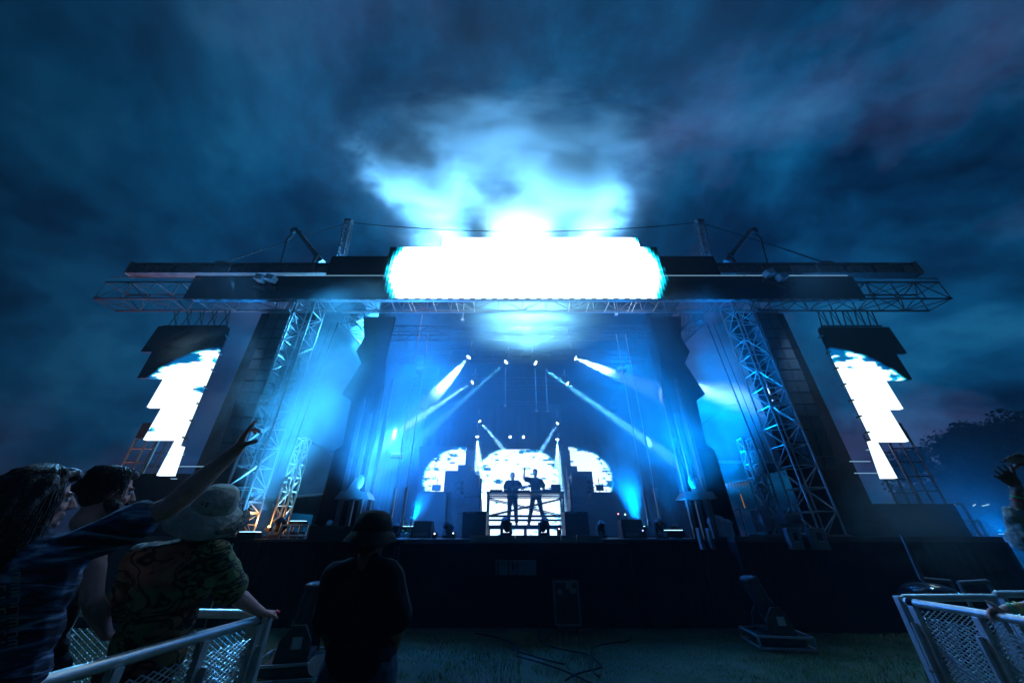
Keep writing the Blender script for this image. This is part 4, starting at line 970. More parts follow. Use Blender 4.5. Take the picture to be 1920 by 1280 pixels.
# ------------------------------------------------------------------ trees on the right
barkm = mat('bark', (.06, .05, .04), .9, 0, .4, 6)
crownm = mat('tree_leaves', (.05, .07, .03), .8, 0, .5, .6)
def tree(x, y, h, rw, seed, lab):
    rnd = random.Random(seed); r_ = empty('tree', (x, y, 0)); tag(r_, lab, 'tree', 'trees beyond the right side of the stage')
    m = MB(); m.path([(0, 0, 0), (.1, 0, h * .3), (-.1, .1, h * .55), (.1, 0, h * .8)], [.35, .28, .2, .08], 8)
    for k in range(6):
        a = k * 1.05; m.path([(0, 0, h * (.35 + .06 * k)), (math.cos(a) * rw * .4, math.sin(a) * rw * .4, h * (.5 + .06 * k)), (math.cos(a) * rw * .75, math.sin(a) * rw * .75, h * (.58 + .06 * k))], [.15, .09, .03], 6)
    m.build('trunk', barkm, r_)
    m = MB(); lob = []
    for k in range(34):
        a = rnd.uniform(0, 2 * PI); zf_ = rnd.uniform(.15, 1); rr_ = rw * math.sin(PI * min(.95, zf_ * .62 + .2)) * rnd.uniform(.35, .85)
        lob.append((Vector((math.cos(a) * rr_, math.sin(a) * rr_, h * (.06 + .80 * zf_))), rnd.uniform(.16, .34) * rw))
    for c_, rl_ in lob:
        for _ in range(420):
            d_ = Vector((rnd.gauss(0, 1), rnd.gauss(0, 1), rnd.gauss(0, 1))).normalized() * rl_ * rnd.uniform(.55, 1.12) ; p = c_ + Vector((d_.x, d_.y, d_.z * .8))
            a_ = Vector((rnd.gauss(0, 1), rnd.gauss(0, 1), rnd.gauss(0, 1))).normalized() * rnd.uniform(.16, .36); b_ = a_.orthogonal().normalized() * rnd.uniform(.12, .3)
            m.add([p - a_, p + b_, p + a_, p - b_], [(0, 1, 2, 3)])
    m.build('crown', crownm, r_)
for (px, py, Y, rw, sd, lab) in ((1915, 766, 44, 9, 1, 'tallest dark tree at the right edge, behind the raised hands'), (1836, 788, 47, 8, 2, 'dark round tree just left of the tallest one'), (1775, 808, 52, 8, 3, 'middle sized dark tree between the round one and the side screen'), (1728, 836, 56, 7, 4, 'lowest dark tree right beside the side screen'), (1990, 760, 42, 9, 5, 'dark tree half cut off by the right border')):
    p = W(px, py, Y); tree(p.x, Y, p.z / .95, rw, sd, lab)
# ------------------------------------------------------------------ people
def bake(me0, voxel, name, mats, parent, smooth=3, fac=.6, local=None, disp=None, smooth_mod=True):
    o = bpy.data.objects.new('tmp', me0); col.objects.link(o)
    r = o.modifiers.new('r', 'REMESH'); r.mode = 'VOXEL'; r.voxel_size = voxel
    if smooth:
        s = o.modifiers.new('s', 'SMOOTH'); s.factor = fac; s.iterations = smooth
    dg = bpy.context.evaluated_depsgraph_get(); dg.update()
    me = bpy.data.meshes.new_from_object(o.evaluated_get(dg))
    bpy.data.objects.remove(o)
    if disp:
        me.update(); nn = [v.normal.copy() for v in me.vertices]
        for v, n_ in zip(me.vertices, nn): v.co += n_ * disp(v.co, n_)
    me.materials.clear()
    for m_ in (mats if isinstance(mats, (list, tuple)) else [mats]): me.materials.append(m_)
    me.polygons.foreach_set('use_smooth', [True] * len(me.polygons)); me.name = name
    if local is not None: me.transform(Matrix.Translation(-Vector(local)))
    o = bpy.data.objects.new(name, me); col.objects.link(o)
    if parent is not None: o.parent = parent
    return o
class Blob(MB):
    def cap(s, p, r, q, r2=None):
        r2 = r if r2 is None else r2
        s.ell(p, r, seg=12); s.ell(q, r2, seg=12); s.tube(p, q, r, 12, r2); return s
    def chain(s, pts, rs):
        for i in range(len(pts) - 1): s.cap(pts[i], rs[i], pts[i+1], rs[i+1])
        return s
    def make(s, voxel, name, mats, parent, **kw):
        me = bpy.data.meshes.new('b'); me.from_pydata(s.v, [], s.f); me.update()
        return bake(me, voxel, name, mats, parent, **kw)
def V(*a): return Vector(a)
def frame(fwd, up=(0, 0, 1)):
    f = Vector(fwd).normalized(); u = Vector(up).normalized(); r = f.cross(u).normalized(); u = r.cross(f).normalized()
    return Matrix((r, f, u)).transposed()          # columns: right, forward, up
def hand(b, wrist, d, n, side, curls, s=1.0, thumb=(.6, .75, .25), spread=.10, tcurl=.3):
    """d to the fingertips, n out of the palm, side=+1 thumb along d x n"""
    d = Vector(d).normalized(); n = (Vector(n) - d * Vector(n).dot(d)).normalized(); t = d.cross(n) * side
    offs = (.034, .012, -.011, -.032); lens = (.072, .080, .074, .058)
    wrist = Vector(wrist)
    for k in range(4):
        kn = wrist + d * (.092 - .004 * abs(k - 1) ** 1.5) * s + t * offs[k] * s
        b.cap(wrist + t * offs[k] * .55 * s + d * .01 * s, .018 * s, kn, .0125 * s)
        a = 0; p = kn; dd = (d + t * (offs[k] / .034) * spread).normalized()
        ax = dd.cross(n).normalized()
        r = .0098 * s
        for j, f in enumerate((.45, .30, .25)):
            a += curls[k] * (1.0, 1.15, .8)[j]
            dj = Matrix.Rotation(a, 3, ax) @ dd
            q = p + dj * lens[k] * f * s
            b.cap(p, r, q, r * .9); p = q; r *= .9
    b.ell(wrist + d * .05 * s - n * 0, (.036 * s, .014 * s, .045 * s), Matrix((t, n, d)).transposed())
    b.cap(wrist + t * .022 * s + d * .015 * s + n * .006 * s, .018 * s, wrist + t * .040 * s + d * .045 * s + n * .012 * s, .0145 * s)
    tb = wrist + t * .040 * s + d * .045 * s + n * .012 * s
    td = (d * thumb[0] + t * thumb[1] + n * thumb[2]).normalized()
    q = tb + td * .038 * s; b.cap(tb, .0135 * s, q, .0115 * s)
    td2 = (td + (n * .6 - t * .6) * tcurl).normalized(); b.cap(q, .0115 * s, q + td2 * .03 * s, .009 * s)
def head(b, c, F, s=1.0):
    """c = centre between the ears, F = right/forward/up frame"""
    def P(x, y, z): return Vector(c) + F @ (Vector((x, y, z)) * s)
    b.ell(P(0, -.015, .045), (.076*s, .096*s, .09*s), F)           # skull
    b.ell(P(0, .03, -.02), (.064*s, .066*s, .085*s), F)            # face
    b.ell(P(0, .05, -.075), (.045*s, .042*s, .038*s), F)           # jaw, chin
    b.ell(P(0, .086, -.098), (.02*s, .017*s, .017*s), F)
    b.cap(P(0, .094, .022), .010*s, P(0, .122, -.022), .012*s); b.cap(P(-.012, .108, -.026), .009*s, P(.012, .108, -.026), .009*s)   # nose
    b.cap(P(-.035, .082, .032), .012*s, P(.035, .082, .032), .012*s)     # brow
    b.cap(P(-.02, .097, -.055), .008*s, P(.02, .097, -.055), .008*s); b.cap(P(-.016, .094, -.068), .009*s, P(.016, .094, -.068), .009*s)  # lips
    for k in (-1, 1):
        b.ell(P(k*.078, -.01, -.008), (.010*s, .022*s, .033*s), F); b.ell(P(k*.035, .066, -.025), (.022*s, .022*s, .02*s), F)
    b.cap(P(0, -.02, -.06), .052*s, P(0, -.035, -.15), .056*s)
skin = mat('skin', (0.78, 0.40, 0.33), 0.55, 0, 0.12, 20, 0.1, 90)
skin_dark = mat('skin_brown', (0.24, 0.13, 0.09), 0.5, 0, 0.15, 20, 0.1, 90)
hairm = mat('dark_hair', (0.03, 0.022, 0.016), 0.5, 0, 0.5, 30, 0.6, 70)
blackcloth = mat('black_cloth', (0.022, 0.024, 0.03), 0.85, 0, 0.3, 8, 0.2, 60)
navy = mat('navy_cloth', (0.03, 0.045, 0.07), 0.85, 0, 0.3, 6, 0.25, 50)
denim = mat('denim', (0.05, 0.09, 0.13), 0.85, 0, 0.3, 10, 0.3, 150)
eyem = mat('eye_white', (.7, .7, .7), .2, 0, .05)
def folds(amp, f=9.0, seed=0.0, squash=(1, 1, .45)):
    def g(co, n_):
        q = Vector((co.x * squash[0], co.y * squash[1], co.z * squash[2])) * f + Vector((seed, 0, 0))
        return amp * noise.noise(q) + amp * .5 * noise.noise(q * 2.3)
    return g
def body(name, label, J, skinm, shirt, trousers, group=None, sleeves=.55, voxel=.009, hands=None, headf=None, hs=1.0, shirt_r=.016, build_=1.0, shoes=True, shirt_disp=.008, tank=False, shirt_drop=0.0, ak=1.0):
    """J: dict of joints in world coordinates: head, neck, chest, pelvis, shL, shR, elL, elR, wrL, wrR, hipL, hipR, knL, knR, anL, anR"""
    root = empty(name, (J['pelvis'][0], J['pelvis'][1], min(J['anL'][2], J['anR'][2]) - .09)); tag(root, label, 'person', group)
    L = root.location; j = {k: Vector(v) for k, v in J.items() if k not in ('face', 'toe')}
    across = (j['shR'] - j['shL']).normalized(); spine = (j['chest'] - j['pelvis']).normalized()
    fw = spine.cross(across).normalized() * -1 if False else across.cross(spine).normalized()
    if fw.dot(Vector(J.get('face', (0, 1, 0)))) < 0: fw = -fw
    T = Matrix((across, fw, spine)).transposed(); B = build_
    def torso(b, e, full=True):
        b.ell(j['chest'], (.165*B + e, .105*B + e, .17 + e), T)
        mid = j['chest'].lerp(j['pelvis'], .55); b.ell(mid, (.145*B + e, .10*B + e, .16 + e), T)
        b.ell(j['pelvis'], (.16*B + e, .11*B + e, .125 + e), T)
        up_ = j['neck'].lerp(j['chest'], .35)
        for k in ('shL', 'shR'): b.cap(up_, .055 + e, j[k], .052 + e); b.cap(j['chest'] + spine * .03, .09 + e, j[k] - spine * .03, .055 + e)
    b = Blob(); torso(b, 0)
    F = headf if headf is not None else frame(J.get('face', (0, 1, 0)))
    b.cap(j['neck'], .054, j['head'] + F @ Vector((0, -.025, -.07)), .052); head(b, j['head'], F, hs)
    for k in 'LR':
        b.chain([j['sh'+k], j['el'+k], j['wr'+k]], [.050*ak, .040*ak, .027*ak]); b.cap(j['sh'+k].lerp(j['el'+k], .5), .048*ak, j['el'+k], .038*ak); b.cap(j['el'+k], .039*ak, j['el'+k].lerp(j['wr'+k], .32), .044*ak); b.cap(j['el'+k].lerp(j['wr'+k], .32), .044*ak, j['el'+k].lerp(j['wr'+k], .75), .031*ak)
        b.chain([j['hip'+k], j['hip'+k].lerp(j['kn'+k], .5), j['kn'+k], j['kn'+k].lerp(j['an'+k], .35), j['an'+k]], [.088, .078, .056, .056, .037])
        ft = Vector(J.get('toe', J.get('face', (0, 1, 0)))); ft = Vector((ft.x, ft.y, 0)).normalized(); b.cap(j['an'+k] - V(0, 0, .04), .038, j['an'+k] + ft * .15 - V(0, 0, .055), .03)
    for h in (hands or []): hand(b, **h)
    b.make(voxel, 'body', skinm, root, local=L)
    if shirt is not None:
        s_ = Blob(); torso(s_, shirt_r)
        s_.cap(j['pelvis'] - spine * (.06 + shirt_drop), .10, j['pelvis'], .12)
        if shirt_drop: s_.ell(j['pelvis'] - spine * shirt_drop, (.18*B + shirt_r, .13*B + shirt_r, .10), T)
        if not tank:
            for k in 'LR':
                e_ = j['sh'+k].lerp(j['el'+k], sleeves); s_.cap(j['sh'+k], .064 + shirt_r * .6, e_, .066 + shirt_r * .9)
        s_.cap(j['neck'] - spine * .03, .066, j['neck'] - spine * .01, .060)
        s_.make(voxel, 'shirt', shirt, root, local=L, disp=folds(shirt_disp))
    if trousers is not None:
        s_ = Blob()
        s_.ell(j['pelvis'] - spine * .02, (.165*B + .01, .115*B + .01, .11), T)
        for k in 'LR': s_.chain([j['hip'+k], j['kn'+k], j['an'+k] + V(0, 0, .03)], [.10, .075, .062])
        s_.make(voxel, 'trousers', trousers, root, local=L, disp=folds(.006))
        for k in 'LR':
            ft = Vector(J.get('toe', J.get('face', (0, 1, 0)))); ft = Vector((ft.x, ft.y, 0)).normalized()
            s_ = Blob(); s_.cap(j['an'+k] - V(0, 0, .045), .045, j['an'+k] + ft * .17 - V(0, 0, .055), .035); s_.make(.012, 'shoe', blackcloth, root, local=L)
    return root, F, L
def standing(x, y, z0, face, H=1.75, lean=(0, 0), spread=.1, **over):
    """joints of a standing person with feet at z0"""
    k = H / 1.75; f = Vector((face[0], face[1], 0)).normalized(); r = Vector((f.y, -f.x, 0)); P = Vector((x, y, z0)); ln = Vector((lean[0], lean[1], 0))
    J = dict(pelvis=P + V(0, 0, .93*k), chest=P + V(0, 0, 1.27*k) + ln*.6, neck=P + V(0, 0, 1.47*k) + ln*.85, head=P + V(0, 0, 1.63*k) + ln + f*.02,
             shL=P - r*.19*k + V(0, 0, 1.42*k) + ln*.8, shR=P + r*.19*k + V(0, 0, 1.42*k) + ln*.8,
             hipL=P - r*.09*k + V(0, 0, .88*k), hipR=P + r*.09*k + V(0, 0, .88*k),
             knL=P - r*(.10 + spread*.4)*k + V(0, 0, .49*k) + f*.02, knR=P + r*(.10 + spread*.4)*k + V(0, 0, .49*k) + f*.02,
             anL=P - r*(.10 + spread)*k + V(0, 0, .09), anR=P + r*(.10 + spread)*k + V(0, 0, .09))
    J['elL'] = J['shL'] - r*.08*k + V(0, 0, -.29*k) - f*.02; J['elR'] = J['shR'] + r*.08*k + V(0, 0, -.29*k) - f*.02
    J['wrL'] = J['elL'] + V(0, 0, -.23*k) + f*.08; J['wrR'] = J['elR'] + V(0, 0, -.23*k) + f*.08
    J['face'] = tuple(f)
    for a_, b_ in over.items(): J[a_] = b_
    return J
def hair_cap(root, L, c, F, s, mat_, extra=None, voxel=.009, amp=.010, f=22, name='hair'):
    b = Blob()
    def P(x, y, z): return Vector(c) + F @ (Vector((x, y, z)) * s)
    b.ell(P(0, -.028, .060), (.083*s, .094*s, .088*s), F); b.ell(P(0, -.05, .0), (.078*s, .065*s, .08*s), F)
    if extra: extra(b, P)
    return b.make(voxel, name, mat_, root, local=L, disp=folds(amp, f, 3.0, (1, 1, .4)), smooth=2)

def strands(root, L, c, F, s, mat_, n=420, ln=(.18, .42), seed=1, r=.0028, back=1.0, name='hair'):
    rnd = random.Random(seed); m = MB()
    for _ in range(n):
        a = rnd.uniform(-2.2, 2.2); el = rnd.uniform(-.1, 1.35)
        d = V(math.sin(a) * math.cos(el), -math.cos(a) * math.cos(el) * .98, math.sin(el))
        p = V(d.x * .092, d.y * .108 - .022, d.z * .098 + .055); L_s = rnd.uniform(*ln); pts = []
        sw = rnd.uniform(-.5, .5); ph = rnd.uniform(0, 6); wv = rnd.uniform(.004, .012)
        out = V(d.x, d.y, 0) * .35 + V(0, -.10, 0)
        v_ = out + V(0, 0, -.15)
        for k in range(7):
            pts.append(Vector(c) + F @ (p * s) - L)
            v_ = v_ * .55 + V(d.x * .10, -.10 * back, -1) * .45; v_.normalize()
            p = p + v_ * (L_s / 7) + V(math.cos(ph + k * 1.5) * wv, math.sin(ph + k * 1.3) * wv, 0)
            rad = math.hypot(p.x, p.y + .02)
            if rad < .098 and p.z > -.12: p.x *= .098 / rad; p.y = (p.y + .02) * .098 / rad - .02
        m.path(pts, [r * s * q for q in (1, 1, 1, .95, .85, .65, .3)], 4)
    return m.build(name, mat_, root)
# --- the two performers (facing the crowd, -Y)
yb = 13.45; zfl = 1.90
d1 = standing(0.02, yb, zfl, (0, -1), 1.72, spread=.04)
x0 = .02
d1['elL'] = V(x0 + .33, yb - .02, zfl + 1.18); d1['wrL'] = V(x0 + .46, yb - .24, zfl + 1.20); d1['elR'] = V(x0 - .29, yb - .02, zfl + 1.12); d1['wrR'] = V(x0 - .10, yb - .22, zfl + 1.16)
r1_, F_, L_ = body('person', 'performer with short hair playing a guitar behind the table', d1, skin, blackcloth, blackcloth, 'two performers behind the table', voxel=.012, shirt_r=.034, build_=1.08, shirt_disp=.02,
                  hands=[dict(wrist=d1['wrL'], d=(.6, -.5, .3), n=(-.2, -.9, .1), side=1, curls=(.7, .7, .7, .7)), dict(wrist=d1['wrR'], d=(.8, -.3, -.2), n=(0, -1, -.2), side=-1, curls=(.5, .5, .5, .5))])
hair_cap(r1_, L_, d1['head'], F_, 1.0, hairm)
gt = empty('guitar', (x0 + .05, yb - .24, zfl + 1.19)); tag(gt, 'dark guitar held at the waist, its neck pointing right, by the left performer', 'guitar')
m = MB(); M_ = Matrix.Rotation(R(-6), 4, 'Y')
bm_ = Blob(); bm_.ell((-.12, 0, -.02), (.15, .03, .13)); bm_.ell((.08, 0, .0), (.12, .03, .10)); bm_.make(.012, 'body', plastic, gt)
m.bbox((.15, -.02, -.02), (.52, .015, .025), .008, M=M_); m.build('neck', plastic, gt); m = MB(); m.bbox((.52, -.02, -.045), (.66, .015, .045), .01, M=M_); m.build('headstock', plastic, gt)
m = MB(); 
for k in range(4): m.tube(M_ @ V(-.15, -.034, -.012 + .008 * k), M_ @ V(.6, -.024, -.012 + .008 * k), .0016, 4)
m.build('string', alu, gt)
x1 = .86
d2 = standing(x1, yb, zfl, (-.25, -1), 1.84, spread=.16)
d2['elR'] = V(x1 - .42, yb - .02, zfl + 1.52); d2['wrR'] = V(x1 - .40, yb - .06, zfl + 1.80)
d2['shR'] = V(x1 - .19, yb, zfl + 1.48); d2['shL'] = V(x1 + .20, yb, zfl + 1.44)
d2['elL'] = V(x1 + .32, yb + .06, zfl + 1.18); d2['wrL'] = V(x1 + .14, yb - .16, zfl + 1.06)
r2_, F_, L_ = body('person', 'performer raising one arm straight up behind the table', d2, skin, blackcloth, blackcloth, 'two performers behind the table', voxel=.012, shirt_r=.034, build_=1.08, shirt_disp=.02,
                  hands=[dict(wrist=d2['wrR'], d=(.02, -.1, 1), n=(.3, -.9, 0), side=1, curls=(.15, .9, .9, .9), thumb=(.5, .4, .6)), dict(wrist=d2['wrL'], d=(-.6, -.6, -.2), n=(0, 0, -1), side=1, curls=(.4, .4, .4, .4))])
hair_cap(r2_, L_, d2['head'], F_, 1.05, hairm, lambda b, P: b.cap(P(0, -.08, -.02), .05, P(0, -.1, -.12), .035))

# --- guard in the pit, back to the camera
gx_, gy_ = -.80, 2.33
g = standing(gx_, gy_, 0, (.12, 1), 1.70, spread=.06)
g['head'] = D(697, 1012, 2.06); g['neck'] = D(690, 1046, 2.0) ; g['shL'] = D(630, 1078, 1.95); g['shR'] = D(730, 1074, 1.95)
g['chest'] = D(680, 1118, 1.92); g['pelvis'] = D(678, 1225, 1.80)
g['elR'] = D(744, 1165, 1.84); g['wrR'] = D(738, 1218, 1.86); g['elL'] = D(616, 1165, 1.84); g['wrL'] = D(622, 1222, 1.86)
pz = g['pelvis'].z
for k, dx_ in (('L', -.10), ('R', .10)):
    g['hip' + k] = g['pelvis'] + V(dx_, 0, -.05); g['kn' + k] = V(g['pelvis'].x + dx_ * 1.3, gy_ + .02, .50); g['an' + k] = V(g['pelvis'].x + dx_ * 1.5, gy_, .09)
rg, F_, L_ = body('person', 'guard in a dark tee and dark bucket hat seen from behind in the pit', g, skin_dark, mat('dark_navy_tee', (.018, .024, .034), .9, 0, .25, 5, .25, 60), denim, voxel=.008, sleeves=.9, shirt_r=.022, build_=1.05, shirt_disp=.014,
                hands=[dict(wrist=g['wrR'], d=(-.75, .5, -.3), n=(-.2, .1, -.9), side=1, curls=(.3, .35, .4, .4)), dict(wrist=g['wrL'], d=(.75, .5, -.3), n=(.2, .1, -.9), side=-1, curls=(.3, .35, .4, .4))])
hair_cap(rg, L_, g['head'], F_, .98, hairm)
def bucket_hat(root, L, c, F, s, crown_m, brim_m, brim=.155, flare=.045, crown_h=.10):
    def P(x, y, z): return Vector(c) + F @ (Vector((x, y, z)) * s)
    n = 40; prof = [(.0, crown_h), (.045, crown_h - .004), (.078, crown_h - .022), (.097, crown_h * .45), (.106, .0), (brim, -flare), (brim, -flare - .005), (.098, -.008), (.09, crown_h * .5), (.078, crown_h - .03), (.0, crown_h - .015)]
    for nm, lo, hi, mm_ in (('hat', 0, 5, crown_m), ('hat_brim', 4, 8, brim_m)):
        m = MB(); vs = []; pr = prof[lo:hi] if nm == 'hat_brim' else prof[:5] + prof[7:]
        for i in range(n):
            a = 2 * PI * i / n; w_ = 1 + .02 * math.sin(3 * a + 1) + .015 * math.sin(7 * a)
            for (r, z) in pr: vs.append(P(math.cos(a) * r * w_ * .95, math.sin(a) * r * w_ * 1.08 - .005, z + (.012 * math.sin(2 * a + .5) if r > .12 else 0)))
        k = len(pr)
        fs = [(i*k+q, ((i+1)%n)*k+q, ((i+1)%n)*k+q+1, i*k+q+1) for i in range(n) for q in range(k-1)]
        m.add([v - L for v in vs], fs, 0, True); o = m.build(nm, mm_, root)
    return o
hatdark = mat('dark_hat_cloth', (.05, .055, .05), .9, 0, .25, 12, .4, 120)
bucket_hat(rg, L_, g['head'] + V(0, -.01, .045), F_, 1.12, hatdark, hatdark, .138, .052, .105)

# --- long haired fan with the raised arm, far left
tie = bpy.data.materials.new('tie_dye_cloth'); tie.use_nodes = True
t = tie.node_tree; b = t.nodes['Principled BSDF']; b.inputs['Roughness'].default_value = .85
tcn = N(t, 'ShaderNodeTexCoord'); mp = N(t, 'ShaderNodeMapping'); mp.inputs['Rotation'].default_value = (0, R(-40), R(25)); mp.inputs['Scale'].default_value = (1, 1, 5); t.links.new(tcn.outputs['Object'], mp.inputs[0])
ns = N(t, 'ShaderNodeTexNoise', i_Scale=5.0, i_Detail=5.0, i_Distortion=1.2); t.links.new(mp.outputs[0], ns.inputs[0])
rp = ramp(t, [(.40, (.006, .010, .02)), (.50, (.03, .06, .12)), (.58, (.10, .18, .30)), (.66, (.30, .42, .55))]); t.links.new(ns.outputs[0], rp.inputs[0]); t.links.new(rp.outputs[0], b.inputs['Base Color'])
bp = N(t, 'ShaderNodeBump', i_Strength=.5, i_Distance=.02); t.links.new(ns.outputs[0], bp.inputs['Height']); t.links.new(bp.outputs[0], b.inputs['Normal'])
A = standing(-2.40, 1.62, .12, (.35, 1), 1.74, spread=.06)
A['head'] = D(72, 940, 1.62); A['neck'] = D(60, 1010, 1.55); A['shR'] = D(135, 1030, 1.55); A['shL'] = D(-60, 1060, 1.62)
A['chest'] = D(50, 1110, 1.48); A['pelvis'] = D(-10, 1290, 1.42); A['elR'] = D(322, 948, 1.74); A['wrR'] = D(444, 842, 1.92)
A['elL'] = D(-60, 1220, 1.6); A['wrL'] = D(0, 1280, 1.8)
for k, dx_ in (('L', -.1), ('R', .1)):
    A['hip' + k] = A['pelvis'] + V(dx_, 0, -.05); A['kn' + k] = V(A['pelvis'].x + dx_, 1.6, .6); A['an' + k] = V(A['pelvis'].x + dx_ * 1.3, 1.6, .21)
hd = (D(466, 800, 1.93) - A['wrR']).normalized()
FA = frame((.60, 1, .05))
ra_, F_, L_ = body('person', 'long haired fan in a blue tie dye tee stretching one arm toward the stage', A, skin, tie, blackcloth, 'fans leaning on the left barrier', voxel=.0065, sleeves=.62, shirt_r=.03, ak=1.28, headf=FA, shirt_disp=.012,
                  hands=[dict(wrist=A['wrR'], d=hd, n=(.75, .6, .0), side=-1, curls=(.10, .13, .75, .85), s=1.12, thumb=(.7, .5, .6)), dict(wrist=A['wrL'], d=(.3, .9, -.2), n=(0, 0, -1), side=-1, curls=(.3, .3, .3, .3))])
def longhair(b, P):
    for a, l, r in ((-1.3, .30, .05), (-.9, .34, .055), (-.4, .36, .06), (0, .36, .06), (.4, .35, .06), (.9, .30, .048), (1.25, .20, .034)):
        x, y = math.sin(a) * .085, -math.cos(a) * .09
        b.chain([P(x, y, .06), P(x * 1.35, y * 1.3 - .01, -.08), P(x * 1.5, y * 1.4 - .02, -.08 - l * .4), P(x * 1.35, y * 1.2, -.06 - l * .75)], [.055, r + .008, r, .03])
    b.chain([P(.05, .02, .11), P(.082, .02, .04), P(.088, .0, -.05), P(.085, .0, -.13)], [.024, .02, .024, .016]); b.ell(P(0, .03, .105), (.072, .065, .035))
hair_cap(ra_, L_, A['head'], FA, 1.12, hairm, longhair, voxel=.006, amp=.012, f=26)
def face_bits(root, L, c, F, s=1.0):
    for k in (-1, 1):
        p = Vector(c) + F @ (V(k * .032, .079, .010) * s); m = MB(); m.ell(p - L, (.0125*s, .0125*s, .0125*s), seg=12); m.ell(p - L + F @ (V(0, .009, 0)*s), (.006*s, .005*s, .006*s), F, seg=10, mi=1); m.build('eye', [eyem, hairm], root)
        m = MB(); a_ = Vector(c) + F @ (V(k * .018, .095, .035) * s) - L; b_ = Vector(c) + F @ (V(k * .05, .082, .036) * s) - L; m.tube(a_, b_, .005*s, 6, .003*s); m.build('eyebrow', hairm, root)
strands(ra_, L_, A['head'], FA, 1.12, hairm, 1500, (.22, .46), 5, .0019)
face_bits(ra_, L_, A['head'], FA)
# worn block print down the back of the tee, laid on the cloth
from mathutils.bvhtree import BVHTree
def on_cloth(root, strokes, mat_, name, half=1.6):
    sh_ = [c for c in bpy.data.objects if c.parent == root and c.name.startswith('shirt')][0]
    bv = BVHTree.FromPolygons([v.co + root.location for v in sh_.data.vertices], [tuple(p.vertices) for p in sh_.data.polygons])
    m = MB(); eye = V(0, 0, EYE)
    for (x0, y0, x1, y1) in strokes:
        n = max(2, int(math.hypot(x1 - x0, y1 - y0) / 2.5)); dx_, dy_ = x1 - x0, y1 - y0; l = math.hypot(dx_, dy_); nx, ny = -dy_ / l * half, dx_ / l * half; vs = []
        ok = True
        for i in range(n + 1):
            for sg in (-1, 1):
                q = D(x0 + dx_ * i / n + nx * sg, y0 + dy_ * i / n + ny * sg, 1) - eye; h = bv.ray_cast(eye, q.normalized())
                if h[0] is None: ok = False; break
                vs.append(h[0] - q.normalized() * .004 - root.location)
            if not ok: break
        if ok: m.add(vs, [(2*i, 2*i+1, 2*i+3, 2*i+2) for i in range(n)])
    return m.build(name, mat_, root) if m.v else None
pm = mat('faded_print', (.32, .36, .38), .85, 0, .3, 20); ST = []
for k in range(7):
    y = 1072 + k * 21 ; x = 38 - k * 1.0
    ST += [(x, y, x - 2, y + 15)] + [(x - 1, y + q, x - 17, y + q + 3) for q in ((0, 15) if k in (2, 3, 5) else (0, 7, 14))]
    ST += [(12 - k * .4, y + 4, 1, y + 7)] + ([(10, y + 4, 9, y + 14)] if k % 2 else [])
on_cloth(ra_, ST, pm, 'print')

# --- bearded fan in a red tank
C_ = standing(-2.62, 2.12, .12, (.35, 1), 1.78, spread=.06)
C_['head'] = D(204, 925, 2.05); C_['neck'] = D(185, 983, 2.02); C_['shR'] = D(176, 1012, 1.98); C_['shL'] = D(60, 1030, 2.1); C_['chest'] = D(120, 1080, 1.98); C_['pelvis'] = D(60, 1240, 1.9)
C_['elR'] = D(172, 1120, 1.86); C_['wrR'] = D(200, 1190, 2.1); C_['elL'] = D(20, 1160, 2.1); C_['wrL'] = D(60, 1200, 2.3)
for k, dx_ in (('L', -.1), ('R', .1)):
    C_['hip' + k] = C_['pelvis'] + V(dx_, 0, -.05); C_['kn' + k] = V(C_['pelvis'].x + dx_, C_['pelvis'].y, .6); C_['an' + k] = V(C_['pelvis'].x + dx_ * 1.3, C_['pelvis'].y, .21)
FC = frame((.62, 1, -.05))
redtank = mat('dark_red_cloth', (.22, .02, .03), .85, 0, .3, 7, .2, 60)
rc_, F_, L_ = body('person', 'bearded fan with slicked back hair and a red neck scarf behind the raised arm', C_, skin, mat('dark_tank', (.03, .02, .025), .85), blackcloth, 'fans leaning on the left barrier', voxel=.007, ak=1.15, headf=FC, tank=True, shirt_r=.010,
                  hands=[dict(wrist=C_['wrR'], d=(.3, .9, -.3), n=(0, 0, -1), side=-1, curls=(.3, .3, .3, .3)), dict(wrist=C_['wrL'], d=(.3, .9, -.3), n=(0, 0, -1), side=1, curls=(.3, .3, .3, .3))])
hair_cap(rc_, L_, C_['head'], FC, 1.06, hairm, lambda b, P: (b.ell(P(0, .02, .105), (.07, .07, .035)), b.cap(P(0, -.11, .03), .045, P(0, -.14, .0), .03)), voxel=.006, amp=.003, f=40)
b = Blob(); c0 = C_['head']
def PC(x, y, z): return c0 + FC @ V(x, y, z)
b.chain([PC(-.07, .01, -.05), PC(-.055, .06, -.085), PC(0, .09, -.115), PC(.055, .06, -.085), PC(.07, .01, -.05)], [.024, .034, .042, .034, .024]); b.cap(PC(0, .08, -.11), .042, PC(0, .085, -.18), .022); b.cap(PC(-.03, .098, -.045), .009, PC(.03, .098, -.045), .009)
b.make(.006, 'beard', hairm, rc_, local=L_, disp=folds(.010, 40))
strands(rc_, L_, C_['head'], FC, 1.04, hairm, 500, (.10, .17), 8, .0016)
face_bits(rc_, L_, C_['head'], FC)
b = Blob(); nk = C_['neck']; pts = [nk + V(math.cos(a) * .085, math.sin(a) * .085 + .01, .01 + .03 * math.sin(a * 2)) for a in [k * PI / 6 for k in range(13)]]
b.chain(pts, [.026] * 13); b.make(.007, 'scarf', redtank, rc_, local=L_, disp=folds(.008, 30))

